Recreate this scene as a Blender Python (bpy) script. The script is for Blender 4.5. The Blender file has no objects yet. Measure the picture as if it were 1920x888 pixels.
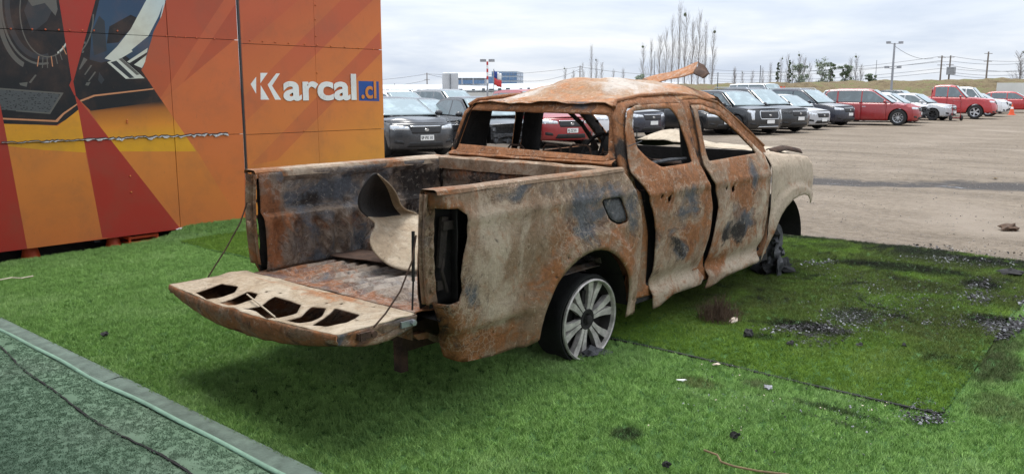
import bpy, bmesh, math, random
import numpy as np
from mathutils import Vector, Matrix, noise as mnoise
from mathutils.geometry import delaunay_2d_cdt
R = math.radians
random.seed(7); rng = np.random.default_rng(7)
sc = bpy.context.scene
COL = sc.collection

# ------------------------------------------------------------------ camera
CAM = np.array([-3.87, -3.86, 1.66]); YAW, PITCH, FPX = R(41.2), R(-9.82), 1586.0
_f = np.array([math.cos(PITCH)*math.cos(YAW), math.cos(PITCH)*math.sin(YAW), math.sin(PITCH)])
_r = np.cross(_f, [0, 0, 1]); _r /= np.linalg.norm(_r); _u = np.cross(_r, _f)
cd = bpy.data.cameras.new('camera'); cam = bpy.data.objects.new('camera', cd); COL.objects.link(cam)
cam.location = CAM; cam.rotation_euler = Vector(_f).to_track_quat('-Z', 'Y').to_euler()
cd.sensor_width = 36; cd.lens = 36*FPX/1920; cd.clip_start = .05; cd.clip_end = 3000
sc.camera = cam

# ------------------------------------------------------------------ sky, sun, exposure
SUN_DIR = Vector((.10, .20, 1.0)).normalized()      # towards the sun behind the cloud
world = bpy.data.worlds.new('World'); sc.world = world; world.use_nodes = True
wt = world.node_tree; wn = wt.nodes; wl = wt.links; wn.clear()
sky = wn.new('ShaderNodeTexSky'); sky.sky_type = 'NISHITA'; sky.sun_disc = False
sky.sun_elevation = math.asin(SUN_DIR.z); sky.sun_rotation = math.atan2(SUN_DIR.x, SUN_DIR.y)
sky.air_density = 1.0; sky.dust_density = 2.0; sky.ozone_density = 1.5
tc = wn.new('ShaderNodeTexCoord'); sep = wn.new('ShaderNodeSeparateXYZ'); wl.new(tc.outputs['Generated'], sep.inputs[0])
def wmath(op, a, b=None):
    n = wn.new('ShaderNodeMath'); n.operation = op
    for i, v in enumerate((a, b)):
        if v is None: continue
        if isinstance(v, (int, float)): n.inputs[i].default_value = v
        else: wl.new(v, n.inputs[i])
    return n.outputs[0]
zz = wmath('ADD', wmath('MAXIMUM', sep.outputs[2], 0.0), .10)
comb = wn.new('ShaderNodeCombineXYZ')
wl.new(wmath('DIVIDE', sep.outputs[0], zz), comb.inputs[0]); wl.new(wmath('DIVIDE', sep.outputs[1], zz), comb.inputs[1])
def wnoise(scale, detail, rough, dist):
    n = wn.new('ShaderNodeTexNoise'); n.inputs['Scale'].default_value = scale; n.inputs['Detail'].default_value = detail
    n.inputs['Roughness'].default_value = rough; n.inputs['Distortion'].default_value = dist
    wl.new(comb.outputs[0], n.inputs['Vector']); return n.outputs[0]
n1 = wnoise(.42, 6, .55, .5); n2 = wnoise(1.5, 7, .6, .2)
nn = wmath('ADD', wmath('MULTIPLY', n1, .75), wmath('MULTIPLY', n2, .25))
rp = wn.new('ShaderNodeValToRGB'); wl.new(nn, rp.inputs[0])
e = rp.color_ramp.elements; e[0].position = .34; e[0].color = (.58, .66, .80, 1); e[1].position = .62; e[1].color = (.92, .94, .97, 1)
x_ = rp.color_ramp.elements.new(.50); x_.color = (.76, .82, .91, 1)
mul = wn.new('ShaderNodeVectorMath'); mul.operation = 'SCALE'; wl.new(wmath('MULTIPLY', wmath('ADD', wmath('MULTIPLY', wmath('MAXIMUM', sep.outputs[2], 0.0), 1.3), 1.0), 8.9), mul.inputs['Scale'])   # overcast sky: brighter overhead than at the horizon
wl.new(rp.outputs[0], mul.inputs[0])
mx = wn.new('ShaderNodeMix'); mx.data_type = 'RGBA'; mx.inputs[0].default_value = .90
wl.new(sky.outputs[0], mx.inputs[6]); wl.new(mul.outputs[0], mx.inputs[7])
bg = wn.new('ShaderNodeBackground'); bg.inputs['Strength'].default_value = .10
wl.new(mx.outputs[2], bg.inputs['Color'])
wo = wn.new('ShaderNodeOutputWorld'); wl.new(bg.outputs[0], wo.inputs[0])
sd = bpy.data.lights.new('sun', 'SUN'); sun = bpy.data.objects.new('sun', sd); COL.objects.link(sun)
sd.energy = 2.4; sd.angle = R(20); sd.color = (1, .96, .90)
sun.rotation_euler = SUN_DIR.to_track_quat('Z', 'Y').to_euler(); sun.location = (0, -6, 12)
vs = sc.view_settings; vs.view_transform = 'Standard'; vs.look = 'None'; vs.exposure = 0.30; vs.gamma = 1.0
sc.render.engine = 'CYCLES'; sc.cycles.use_denoising = True; sc.cycles.max_bounces = 6
sc.cycles.diffuse_bounces = 3; sc.cycles.glossy_bounces = 3; sc.cycles.transparent_max_bounces = 6

# ------------------------------------------------------------------ photo pixel -> point on a known plane
def pray(x, y): return _f + _r*(x-960)/FPX - _u*(y-444)/FPX
def on(x, y, ax, v):
    d = pray(x, y); return CAM + d*(v-CAM[ax])/d[ax]
def far(x, dist, z=0.0):
    d = pray(x, 169); d = d/np.linalg.norm(d[:2]); p = CAM + d*dist; p[2] = z; return p
def zat(y, dist): return CAM[2] + (169-y)/FPX*dist*.985

# ------------------------------------------------------------------ node helper
class NT:
    def __init__(s, name):
        s.m = bpy.data.materials.new(name); s.m.use_nodes = True; s.t = s.m.node_tree; s.n = s.t.nodes; s.n.clear()
        s.o = s.n.new('ShaderNodeOutputMaterial'); s.p = s.n.new('ShaderNodeBsdfPrincipled'); s.t.links.new(s.p.outputs[0], s.o.inputs[0])
        s.co = s.n.new('ShaderNodeTexCoord').outputs['Object']
    def set(s, inp, v):
        if v is None: return
        if hasattr(v, 'is_linked') or isinstance(v, bpy.types.NodeSocket): s.t.links.new(v, inp)
        elif isinstance(v, (tuple, list)) and len(v) == 3 and inp.type == 'RGBA': inp.default_value = (*v, 1)
        else: inp.default_value = v
    def pos(s): return s.n.new('ShaderNodeNewGeometry').outputs['Position']
    def vmul(s, v, sc_):
        n = s.n.new('ShaderNodeVectorMath'); n.operation = 'MULTIPLY'; s.set(n.inputs[0], v); n.inputs[1].default_value = sc_; return n.outputs[0]
    def noise(s, scale, detail=4, rough=.55, dist=0., co=None):
        n = s.n.new('ShaderNodeTexNoise'); s.set(n.inputs['Vector'], co or s.co); n.inputs['Scale'].default_value = scale
        n.inputs['Detail'].default_value = detail; n.inputs['Roughness'].default_value = rough; n.inputs['Distortion'].default_value = dist
        return n.outputs[0]
    def vor(s, scale, feat='F1', co=None, out=0):
        n = s.n.new('ShaderNodeTexVoronoi'); n.feature = feat; s.set(n.inputs['Vector'], co or s.co); n.inputs['Scale'].default_value = scale; return n.outputs[out]
    def math(s, op, a, b=None, c=None):
        n = s.n.new('ShaderNodeMath'); n.operation = op
        for i, v in enumerate((a, b, c)): s.set(n.inputs[i], v)
        return n.outputs[0]
    def step(s, v, a, b):
        n = s.n.new('ShaderNodeMapRange'); n.interpolation_type = 'SMOOTHSTEP'
        s.set(n.inputs[0], v); n.inputs[1].default_value = a; n.inputs[2].default_value = b; return n.outputs[0]
    def mix(s, f, a, b):
        n = s.n.new('ShaderNodeMix'); n.data_type = 'RGBA'; s.set(n.inputs[0], f); s.set(n.inputs[6], a); s.set(n.inputs[7], b); return n.outputs[2]
    def ramp(s, f, stops):
        n = s.n.new('ShaderNodeValToRGB'); s.set(n.inputs[0], f); el = n.color_ramp.elements
        for i, (p, c) in enumerate(stops):
            q = el[i] if i < 2 else el.new(p)
            q.position = p; q.color = (*c, 1)
        return n.outputs[0]
    def sepx(s, v):
        n = s.n.new('ShaderNodeSeparateXYZ'); s.set(n.inputs[0], v); return n.outputs
    def bump(s, h, st=.3, d=.01, nrm=None):
        n = s.n.new('ShaderNodeBump'); n.inputs['Strength'].default_value = st; n.inputs['Distance'].default_value = d; s.set(n.inputs['Height'], h)
        if nrm is not None: s.set(n.inputs['Normal'], nrm)
        return n.outputs[0]
    def out(s, col, rough=.6, metal=0., nrm=None, spec=None, coat=None):
        s.set(s.p.inputs['Base Color'], col); s.set(s.p.inputs['Roughness'], rough); s.set(s.p.inputs['Metallic'], metal)
        if nrm is not None: s.set(s.p.inputs['Normal'], nrm)
        if spec is not None: s.set(s.p.inputs['Specular IOR Level'], spec)
        if coat is not None: s.set(s.p.inputs['Coat Weight'], coat); s.p.inputs['Coat Roughness'].default_value = .22
        return s.m
M = {}
def simple(name, col, rough=.6, metal=0., var=.15, vscale=6., bump=0., coat=None):
    n = NT(name); a = tuple(c*(1-var) for c in col); b = tuple(min(1, c*(1+var)) for c in col)
    nz = n.noise(vscale, 5, .6); c = n.ramp(nz, [(.3, a), (.7, b)])
    nr = n.bump(n.noise(vscale*6, 4), bump, .01) if bump else None
    M[name] = n.out(c, rough, metal, nr, coat=coat); return M[name]

# ------------------------------------------------------------------ mesh helpers
def finish(name, me, mats, parent=None, smooth=True, angle=38):
    for m in (mats if isinstance(mats, (list, tuple)) else [mats]): me.materials.append(m)
    if smooth and len(me.polygons):
        me.polygons.foreach_set('use_smooth', [True]*len(me.polygons))
        me.set_sharp_from_angle(angle=R(angle))
    o = bpy.data.objects.new(name, me); COL.objects.link(o)
    if parent is not None: o.parent = parent
    return o
class MB:
    def __init__(s): s.v = []; s.f = []; s.mi = []
    def add(s, vs, fs, mi=0):
        b = len(s.v); s.v += [tuple(map(float, v)) for v in vs]; s.f += [tuple(b+i for i in f) for f in fs]; s.mi += [mi]*len(fs); return s
    def box(s, c, d, rot=None, mi=0, taper=1.0):
        vs = []
        for z in (-1, 1):
            k = taper if z > 0 else 1
            for y in (-1, 1):
                for x in (-1, 1): vs.append(Vector((x*d[0]/2*k, y*d[1]/2*k, z*d[2]/2)))
        if rot is not None: vs = [rot @ v for v in vs]
        vs = [v+Vector(c) for v in vs]
        return s.add(vs, [(0, 2, 3, 1), (4, 5, 7, 6), (0, 1, 5, 4), (2, 6, 7, 3), (0, 4, 6, 2), (1, 3, 7, 5)], mi)
    def tube(s, pts, r, n=8, mi=0, cap=True):
        pts = [Vector(p) for p in pts]; m = len(pts); rs = r if isinstance(r, (list, tuple)) else [r]*m
        vs = []; up = None
        for i, p in enumerate(pts):
            t = (pts[min(i+1, m-1)]-pts[max(i-1, 0)]).normalized()
            if up is None: up = Vector((0, 0, 1)) if abs(t.z) < .9 else Vector((1, 0, 0))
            a = t.cross(up).normalized(); b = a.cross(t).normalized(); up = b
            for k in range(n):
                w = 2*math.pi*k/n; vs.append(p+(a*math.cos(w)+b*math.sin(w))*rs[i])
        fs = [(i*n+k, i*n+(k+1) % n, (i+1)*n+(k+1) % n, (i+1)*n+k) for i in range(m-1) for k in range(n)]
        if cap: fs += [tuple(range(n-1, -1, -1)), tuple((m-1)*n+k for k in range(n))]
        return s.add(vs, fs, mi)
    def lathe(s, prof, n=40, axis='y', c=(0, 0, 0), mi=0, closed=False):
        vs = []
        for (r, h) in prof:
            for k in range(n):
                w = 2*math.pi*k/n; q = (r*math.cos(w), h, r*math.sin(w)) if axis == 'y' else (r*math.cos(w), r*math.sin(w), h)
                vs.append((q[0]+c[0], q[1]+c[1], q[2]+c[2]))
        m = len(prof); fs = []
        for i in range(m if closed else m-1):
            j = (i+1) % m
            for k in range(n): fs.append((i*n+k, j*n+k, j*n+(k+1) % n, i*n+(k+1) % n))
        return s.add(vs, fs, mi)
    def prism(s, poly, fn, d0, d1, mi=0):
        n = len(poly); a = [fn(p[0], p[1], d0) for p in poly]; b = [fn(p[0], p[1], d1) for p in poly]
        return s.add(a+b, [tuple(range(n-1, -1, -1)), tuple(range(n, 2*n))]+[(i, (i+1) % n, n+(i+1) % n, n+i) for i in range(n)], mi)
    def grid(s, fn, nu, nv, mi=0, closeu=False):
        vs = [fn(i/nu, j/nv) for i in range(nu+1) for j in range(nv+1)]
        return s.add(vs, [(i*(nv+1)+j, (i+1)*(nv+1)+j, (i+1)*(nv+1)+j+1, i*(nv+1)+j+1) for i in range(nu) for j in range(nv)], mi)
    def blob(s, c, r, seed=0, n=1, rough=.35, mi=0):
        bm = bmesh.new(); bmesh.ops.create_icosphere(bm, subdivisions=n, radius=1)
        for v in bm.verts:
            k = 1+rough*mnoise.noise(v.co*1.7+Vector((seed*3.1, seed, 0)))*2
            v.co = Vector((v.co.x*r[0]*k, v.co.y*r[1]*k, v.co.z*r[2]*k))
        vs = [v.co+Vector(c) for v in bm.verts]; fs = [[v.index for v in f.verts] for f in bm.faces]; bm.free(); return s.add(vs, fs, mi)
    def mesh(s, name):
        me = bpy.data.meshes.new(name); me.from_pydata(s.v, [], s.f)
        if any(s.mi): me.polygons.foreach_set('material_index', s.mi)
        me.update(); return me
    def build(s, name, mat, parent=None, smooth=True, angle=38, fixn=False):
        me = s.mesh(name)
        if fixn:
            bm = bmesh.new(); bm.from_mesh(me); bmesh.ops.recalc_face_normals(bm, faces=bm.faces); bm.to_mesh(me); bm.free()
        return finish(name, me, mat, parent, smooth, angle)
def tag(o, label, cat, group=None, kind=None):
    if label: o['label'] = label
    if cat: o['category'] = cat
    if group: o['group'] = group
    if kind: o['kind'] = kind
    return o
def empty(name, loc=(0, 0, 0), rz=0.0, label=None, cat=None, group=None):
    o = bpy.data.objects.new(name, None); COL.objects.link(o); o.location = loc; o.rotation_euler = (0, 0, rz); o.empty_display_size = .2
    if label: tag(o, label, cat, group)
    return o
def inpoly(px, py, poly):
    c = np.zeros(len(px), bool); n = len(poly)
    for i in range(n):
        x1, y1 = poly[i]; x2, y2 = poly[(i+1) % n]
        if y1 == y2: continue
        c ^= ((y1 > py) != (y2 > py)) & (px < (x2-x1)*(py-y1)/(y2-y1)+x1)
    return c
def resample(poly, sp, closed=True):
    out = []; n = len(poly)
    for i in range(n if closed else n-1):
        a = np.array(poly[i], float); b = np.array(poly[(i+1) % n], float); k = max(1, int(round(np.linalg.norm(b-a)/sp)))
        out += [tuple(a+(b-a)*j/k) for j in range(k)]
    if not closed: out.append(tuple(poly[-1]))
    return out
def rounded(poly, r, n=4):
    out = []; m = len(poly)
    for i in range(m):
        p = np.array(poly[i], float); a = np.array(poly[i-1], float)-p; b = np.array(poly[(i+1) % m], float)-p
        la, lb = np.linalg.norm(a), np.linalg.norm(b); d = min(r, .45*la, .45*lb); A = p+a/la*d; B = p+b/lb*d
        for k in range(n+1):
            t = k/n; out.append(tuple((1-t)**2*A+2*t*(1-t)*p+t*t*B))
    return out
def cdt(outline, holes=(), sp=.03, lines=()):
    """fine triangulation of a polygon with holes; lines = extra constraint polylines"""
    loops = [resample(outline, sp)]+[resample(h, sp) for h in holes]
    pts = []; edges = []
    for lp in loops:
        b = len(pts); pts += lp; edges += [(b+i, b+(i+1) % len(lp)) for i in range(len(lp))]
    for ln, cl in lines:
        l2 = resample(ln, sp*2, cl); b = len(pts); pts += l2; edges += [(b+i, b+i+1) for i in range(len(l2)-1)]
        if cl: edges.append((b+len(l2)-1, b))
    bnd = np.array(pts); o = np.array(outline); lo, hi = o.min(0), o.max(0)
    nx = int((hi[0]-lo[0])/sp)+2; ny = int((hi[1]-lo[1])/(sp*.87))+2
    gx, gy = np.meshgrid(np.arange(nx)*sp, np.arange(ny)*sp*.87); gx = gx+(np.arange(ny) % 2)[:, None]*sp/2
    gx = (gx+lo[0]).ravel(); gy = (gy+lo[1]).ravel()
    k = inpoly(gx, gy, outline)
    for h in holes: k &= ~inpoly(gx, gy, h)
    gx, gy = gx[k], gy[k]
    if len(gx):
        d = np.full(len(gx), 9.)
        for q in bnd: d = np.minimum(d, (gx-q[0])**2+(gy-q[1])**2)
        k = d > (sp*.45)**2; pts = pts+list(zip(gx[k], gy[k]))
    V, E, F, _, _, _ = delaunay_2d_cdt([Vector((float(p[0]), float(p[1]))) for p in pts], edges, [], 0, 1e-6)
    V = np.array([(v.x, v.y) for v in V]); F = [f for f in F if len(f) == 3]
    c = np.array([V[list(f)].mean(0) for f in F]); k = inpoly(c[:, 0], c[:, 1], outline)
    for h in holes: k &= ~inpoly(c[:, 0], c[:, 1], h)
    F = [f for f, t in zip(F, k) if t]; used = sorted({i for f in F for i in f}); mp = {a: b for b, a in enumerate(used)}
    return V[used], [tuple(mp[i] for i in f) for f in F], c[k]
def sstep(a, b, x):
    t = np.clip((x-a)/(b-a), 0, 1); return t*t*(3-2*t)
def nz3(x, y, z, s, seed=0.0): return mnoise.noise(Vector((x*s+seed, y*s-seed, z*s+seed*.7)))
def text_mesh(name, body, size, mat, parent, M4, bold=0.0, ext=.0015, sx=1.0):
    cu = bpy.data.curves.new(name, 'FONT'); cu.body = body; cu.size = size; cu.offset = bold; cu.extrude = ext; cu.resolution_u = 6
    t = bpy.data.objects.new('tmp_text', cu); COL.objects.link(t)
    dg = bpy.context.evaluated_depsgraph_get(); me = bpy.data.meshes.new_from_object(t.evaluated_get(dg)); me.name = name
    COL.objects.unlink(t); bpy.data.objects.remove(t)
    me.transform(M4 @ Matrix.Diagonal((sx, 1, 1, 1))); me.materials.clear()
    return finish(name, me, mat, parent, False)
# ------------------------------------------------------------------ materials of the setting
def ground_mat():
    n = NT('dirt_yard'); P = n.pos()
    tr = n.n.new('ShaderNodeMapping'); tr.inputs['Rotation'].default_value = (0, 0, R(32)); tr.inputs['Scale'].default_value = (.8, .16, 1)
    n.set(tr.inputs[0], P)
    big = n.noise(.35, 5, .6, .3, P); streak = n.noise(1.3, 7, .66, 1.1, tr.outputs[0]); fine = n.noise(9, 6, .7, 0, P); grit = n.noise(75, 3, .7, 0, P)
    c = n.ramp(n.math('ADD', n.math('MULTIPLY', streak, .5), n.math('MULTIPLY', fine, .5)), [(.32, (.095, .074, .053)), (.68, (.285, .235, .180)), (.50, (.190, .152, .112))])
    c = n.mix(n.step(big, .50, .72), c, (.255, .21, .163))
    c = n.mix(n.math('MULTIPLY', n.step(grit, .56, .72), .5), c, (.46, .42, .37)); c = n.mix(n.math('MULTIPLY', n.step(grit, .42, .30), .55), c, (.10, .085, .07))
    # muddy wet track across the yard
    s = n.sepx(P); wob = n.math('MULTIPLY', n.math('SUBTRACT', n.noise(.55, 5, .65, .3, P), .5), 2.6)
    u = n.math('ADD', n.math('SUBTRACT', s[0], n.math('MULTIPLY', s[1], -.43)), wob)       # distance to the line x + .43 y = 12.7
    d = n.math('ABSOLUTE', n.math('SUBTRACT', u, 12.9)); wet = n.step(d, 1.05, .40); wet2 = n.step(d, .42, .22)
    wet = n.math('MULTIPLY', wet, n.step(n.noise(1.7, 5, .7, 0, P), .26, .42))
    lim = n.step(s[1], 9.0, 6.0); wet = n.math('MULTIPLY', wet, lim)
    c = n.mix(n.math('MULTIPLY', wet, .92), c, (.040, .035, .033))
    pud = n.math('MULTIPLY', n.math('MULTIPLY', n.step(n.noise(.9, 3, .5, 0, P), .57, .62), wet2), lim)
    # wet sooty run-off along the edge of the turf
    e = n.math('MULTIPLY', n.step(s[0], 6.15, 5.55), n.step(n.noise(2.2, 5, .7, 0, P), .40, .6)); c = n.mix(n.math('MULTIPLY', e, .75), c, (.05, .048, .05))
    # darker ground where the cars stand
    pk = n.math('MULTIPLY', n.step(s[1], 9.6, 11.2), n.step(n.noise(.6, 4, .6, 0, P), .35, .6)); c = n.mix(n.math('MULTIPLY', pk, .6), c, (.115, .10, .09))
    rg = n.mix(wet, (.93,)*3, (.78,)*3); rg = n.mix(pud, rg, (.04,)*3)
    h = n.math('ADD', n.math('MULTIPLY', fine, .7), n.math('ADD', n.math('MULTIPLY', grit, .25), n.math('MULTIPLY', streak, 1.2)))
    h = n.math('MULTIPLY', h, n.math('SUBTRACT', 1.0, pud))
    return n.out(c, rg, 0, n.bump(h, .9, .045), .3)
M['dirt'] = ground_mat()
def turf_mat(name, lo, hi, dry, burn=False, turf_marks=()):
    n = NT(name); P = n.pos(); a = n.noise(1.1, 4, .6, .3, P); b = n.noise(14, 3, .6, 0, P); d = n.noise(160, 2, .5, 0, P)
    c = n.ramp(n.math('ADD', n.math('MULTIPLY', b, .5), n.math('MULTIPLY', d, .5)), [(.34, lo), (.66, hi)])
    c = n.mix(n.math('MULTIPLY', n.step(a, .48, .72), .55), c, dry)
    if burn:
        s = n.sepx(P); st = n.noise(1.5, 6, .68, .5, P); q = n.noise(.55, 3, .5, 0, P)
        reach = n.math('MULTIPLY', n.step(s[0], 1.0, 2.1), n.step(s[1], .4, -.9))
        k = n.math('MULTIPLY', n.step(n.math('ADD', n.math('MULTIPLY', st, .7), n.math('MULTIPLY', q, .3)), .38, .56), reach)
        c = n.mix(n.math('MULTIPLY', k, .72), c, (.062, .062, .022))
        ed = n.math('MULTIPLY', n.step(s[0], 4.6, 5.3), n.step(st, .36, .55)); c = n.mix(n.math('MULTIPLY', ed, .85), c, (.02, .022, .022))
        k2 = n.math('MULTIPLY', n.step(n.noise(2.2, 6, .7, .6, P), .535, .65), reach); c = n.mix(n.math('MULTIPLY', k2, .90), c, (.015, .014, .014))
        k3 = n.math('MULTIPLY', n.step(n.noise(46, 3, .7, 0, P), .66, .72), n.math('MULTIPLY', reach, n.step(n.noise(2.0, 5, .7, 0, P), .45, .62)))
        c = n.mix(k3, c, (.42, .43, .45))
    for (px, py, rx, ry, col, am) in turf_marks:          # old scorch and dirt marks and other darker patches on the turf
        q0 = on(px, py, 2, 0); s2 = n.sepx(P); wv = n.math('MULTIPLY', n.math('SUBTRACT', n.noise(5, 5, .7, 0, P), .5), 1.6)
        dx = n.math('DIVIDE', n.math('SUBTRACT', s2[0], float(q0[0])), rx); dy = n.math('DIVIDE', n.math('SUBTRACT', s2[1], float(q0[1])), ry)
        dd_ = n.math('ADD', n.math('ADD', n.math('MULTIPLY', dx, dx), n.math('MULTIPLY', dy, dy)), wv); c = n.mix(n.math('MULTIPLY', n.step(dd_, 1.1, .1), am), c, col)
    return n.out(c, .75, 0, None, .25)
M['turf'] = turf_mat('turf_main', (.105, .205, .048), (.33, .53, .155), (.38, .53, .22), turf_marks=[(1172, 820, .10, .10, (.025, .03, .018), .85), (1310, 722, .10, .18, (.13, .10, .05), .6), (1420, 725, .09, .10, (.13, .11, .07), .6), (1570, 775, .05, .34, (.03, .04, .02), .75), (1560, 795, .03, .3, (.03, .04, .02), .55), (1870, 700, .45, .16, (.05, .045, .025), .75), (1860, 650, .6, .2, (.06, .05, .03), .7), (1890, 770, .3, .25, (.10, .09, .05), .5), (700, 800, .9, .5, (.035, .075, .018), .35)])  # last patch: broad soft darker green under and behind the tailgate
M['turf2'] = turf_mat('turf_burnt', (.062, .125, .014), (.21, .345, .045), (.24, .33, .07), True, [(1512, 622, .17, .36, (.010, .009, .008), .92), (1590, 600, .25, .26, (.05, .05, .05), .6), (1880, 612, .20, .30, (.010, .009, .009), .92), (1842, 541, .26, .22, (.010, .009, .009), .92), (1690, 508, .25, .75, (.012, .014, .010), .85), (1600, 500, .12, .35, (.015, .016, .010), .6), (1345, 590, .14, .26, (.075, .05, .028), .8), (1430, 640, .10, .12, (.012, .011, .010), .7), (1740, 545, .3, .4, (.05, .055, .02), .5)])
M['carpet'] = turf_mat('carpet_worn', (.105, .180, .112), (.165, .260, .170), (.185, .25, .185))
M['turf_base'] = turf_mat('turf_backing', (.03, .08, .018), (.07, .16, .04), (.09, .16, .06))
M['carpet_base'] = turf_mat('carpet_backing', (.11, .185, .118), (.15, .235, .155), (.17, .235, .17))
simple('mint_trim', (.19, .325, .24), .6, 0, .2, 9, .2)
simple('kerb', (.105, .145, .118), .85, 0, .35, 11, .4)
simple('soil', (.035, .03, .025), .95, 0, .4, 8, .5)
simple('black_plastic', (.018, .018, .019), .45, 0, .3, 8)
simple('char', (.016, .015, .015), .8, 0, .5, 30, .6)
simple('ash', (.24, .245, .26), .95, 0, .45, 60, .4)
simple('paper', (.62, .52, .42), .8, 0, .25, 25)
simple('twig', (.17, .12, .06), .8, 0, .3, 30)
simple('dead_tuft', (.085, .05, .03), .9, 0, .4, 30)
simple('stone', (.27, .24, .21), .9, 0, .4, 5, .3)
simple('cone_orange', (.72, .10, .025), .5, 0, .12, 9)
simple('white', (.78, .78, .77), .5, 0, .08, 4)
simple('galv', (.33, .34, .36), .5, .4, .15, 4)
simple('wood_pole', (.20, .17, .15), .85, 0, .25, 2)
simple('wire', (.07, .075, .085), .6)

# ------------------------------------------------------------------ yard ground
def axis_pts(lo, hi, dense0, dense1, d):
    a = list(np.arange(dense0, dense1+1e-6, d)); k = d
    x = dense1
    while x < hi: k *= 1.35; x += k; a.append(min(x, hi))
    x = dense0; k = d
    while x > lo: k *= 1.35; x -= k; a.insert(0, max(x, lo))
    return np.array(a)
gx = axis_pts(-700, 1500, 5.0, 24, .18); gy = axis_pts(-900, 1400, -6, 11, .18)
def gz(x, y):
    if x < 5.4: return -.20
    k = min(1, (x-5.4)/1.5); 
    u = x+.43*y-12.9
    return -.03+k*(.028*mnoise.noise(Vector((x*.5, y*.5, 3)))+.02*mnoise.noise(Vector((x*1.9, y*1.9, 1)))) - .035*math.exp(-u*u*1.1)*k + .02*k
mb = MB(); NX, NY = len(gx)-1, len(gy)-1
mb.add([(x, y, gz(x, y) if (x < 60 and -20 < y < 40) else -.01) for x in gx for y in gy],
       [(i*(NY+1)+j, (i+1)*(NY+1)+j, (i+1)*(NY+1)+j+1, i*(NY+1)+j+1) for i in range(NX) for j in range(NY)])
g = mb.build('ground', M['dirt'], angle=180); tag(g, 'bare brown gravel and dirt yard with a muddy wet track', None, None, 'structure')

# ------------------------------------------------------------------ geometry nodes: blades and stones
def gn_tufts(o, density, length, radius, mat, nbl=9, spread=.022, tilt=38, seed=1, cutoff=None):
    ng = bpy.data.node_groups.new('blades', 'GeometryNodeTree'); ng.interface.new_socket('Geometry', in_out='INPUT', socket_type='NodeSocketGeometry')
    ng.interface.new_socket('Geometry', in_out='OUTPUT', socket_type='NodeSocketGeometry')
    N = ng.nodes; Lk = ng.links; gi = N.new('NodeGroupInput'); go = N.new('NodeGroupOutput')
    dp = N.new('GeometryNodeDistributePointsOnFaces'); dp.inputs['Density'].default_value = density; dp.inputs['Seed'].default_value = seed
    Lk.new(gi.outputs[0], dp.inputs['Mesh']); jn = N.new('GeometryNodeJoinGeometry'); rr = random.Random(seed)
    for k in range(nbl):
        c = N.new('GeometryNodeMeshCone'); c.inputs['Vertices'].default_value = 3; c.fill_type = 'NONE'
        c.inputs['Radius Top'].default_value = 0; c.inputs['Radius Bottom'].default_value = radius; ln = length*rr.uniform(.65, 1.15); c.inputs['Depth'].default_value = ln
        t = N.new('GeometryNodeTransform'); a = rr.uniform(0, 6.28); q = spread*math.sqrt(rr.random())
        t.inputs['Translation'].default_value = (q*math.cos(a), q*math.sin(a), 0)
        t.inputs['Rotation'].default_value = (R(rr.uniform(-tilt, tilt)), R(rr.uniform(-tilt, tilt)), rr.uniform(0, 6.28))
        Lk.new(c.outputs[0], t.inputs[0]); Lk.new(t.outputs[0], jn.inputs[0])
    sm = N.new('GeometryNodeSetMaterial'); sm.inputs['Material'].default_value = mat; Lk.new(jn.outputs[0], sm.inputs[0])
    ip = N.new('GeometryNodeInstanceOnPoints'); Lk.new(dp.outputs['Points'], ip.inputs['Points']); Lk.new(sm.outputs[0], ip.inputs['Instance'])
    rv = N.new('FunctionNodeRandomValue'); rv.data_type = 'FLOAT_VECTOR'; rv.inputs[0].default_value = (-.25, -.25, 0); rv.inputs[1].default_value = (.25, .25, 6.28)
    Lk.new(rv.outputs[0], ip.inputs['Rotation'])
    rs = N.new('FunctionNodeRandomValue'); rs.data_type = 'FLOAT'; rs.inputs[2].default_value = .7; rs.inputs[3].default_value = 1.2; Lk.new(rs.outputs[1], ip.inputs['Scale'])
    Lk.new(ip.outputs[0], go.inputs[0])
    md = o.modifiers.new('blades', 'NODES'); md.node_group = ng
def gn_stones(o, density, r, mat, seed=3):
    ng = bpy.data.node_groups.new('stones', 'GeometryNodeTree'); ng.interface.new_socket('Geometry', in_out='INPUT', socket_type='NodeSocketGeometry')
    ng.interface.new_socket('Geometry', in_out='OUTPUT', socket_type='NodeSocketGeometry')
    N = ng.nodes; Lk = ng.links; gi = N.new('NodeGroupInput'); go = N.new('NodeGroupOutput')
    dp = N.new('GeometryNodeDistributePointsOnFaces'); dp.inputs['Density'].default_value = density; dp.inputs['Seed'].default_value = seed; Lk.new(gi.outputs[0], dp.inputs['Mesh'])
    c = N.new('GeometryNodeMeshIcoSphere'); c.inputs['Radius'].default_value = r; c.inputs['Subdivisions'].default_value = 1
    sm = N.new('GeometryNodeSetMaterial'); sm.inputs['Material'].default_value = mat; Lk.new(c.outputs[0], sm.inputs[0])
    ip = N.new('GeometryNodeInstanceOnPoints'); Lk.new(dp.outputs['Points'], ip.inputs['Points']); Lk.new(sm.outputs[0], ip.inputs['Instance'])
    rv = N.new('FunctionNodeRandomValue'); rv.data_type = 'FLOAT_VECTOR'; rv.inputs[1].default_value = (6, 6, 6); Lk.new(rv.outputs[0], ip.inputs['Rotation'])
    rs = N.new('FunctionNodeRandomValue'); rs.data_type = 'FLOAT_VECTOR'; rs.inputs[0].default_value = (.3, .3, .2); rs.inputs[1].default_value = (1.6, 1.1, .8); Lk.new(rs.outputs[0], ip.inputs['Scale'])
    Lk.new(ip.outputs[0], go.inputs[0]); o.modifiers.new('stones', 'NODES').node_group = ng
def sheet(outline, sp, zf):
    V, F, _ = cdt(outline, (), sp); b = MB(); b.add([(x, y, zf(x, y)) for x, y in V], F); return b
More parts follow.
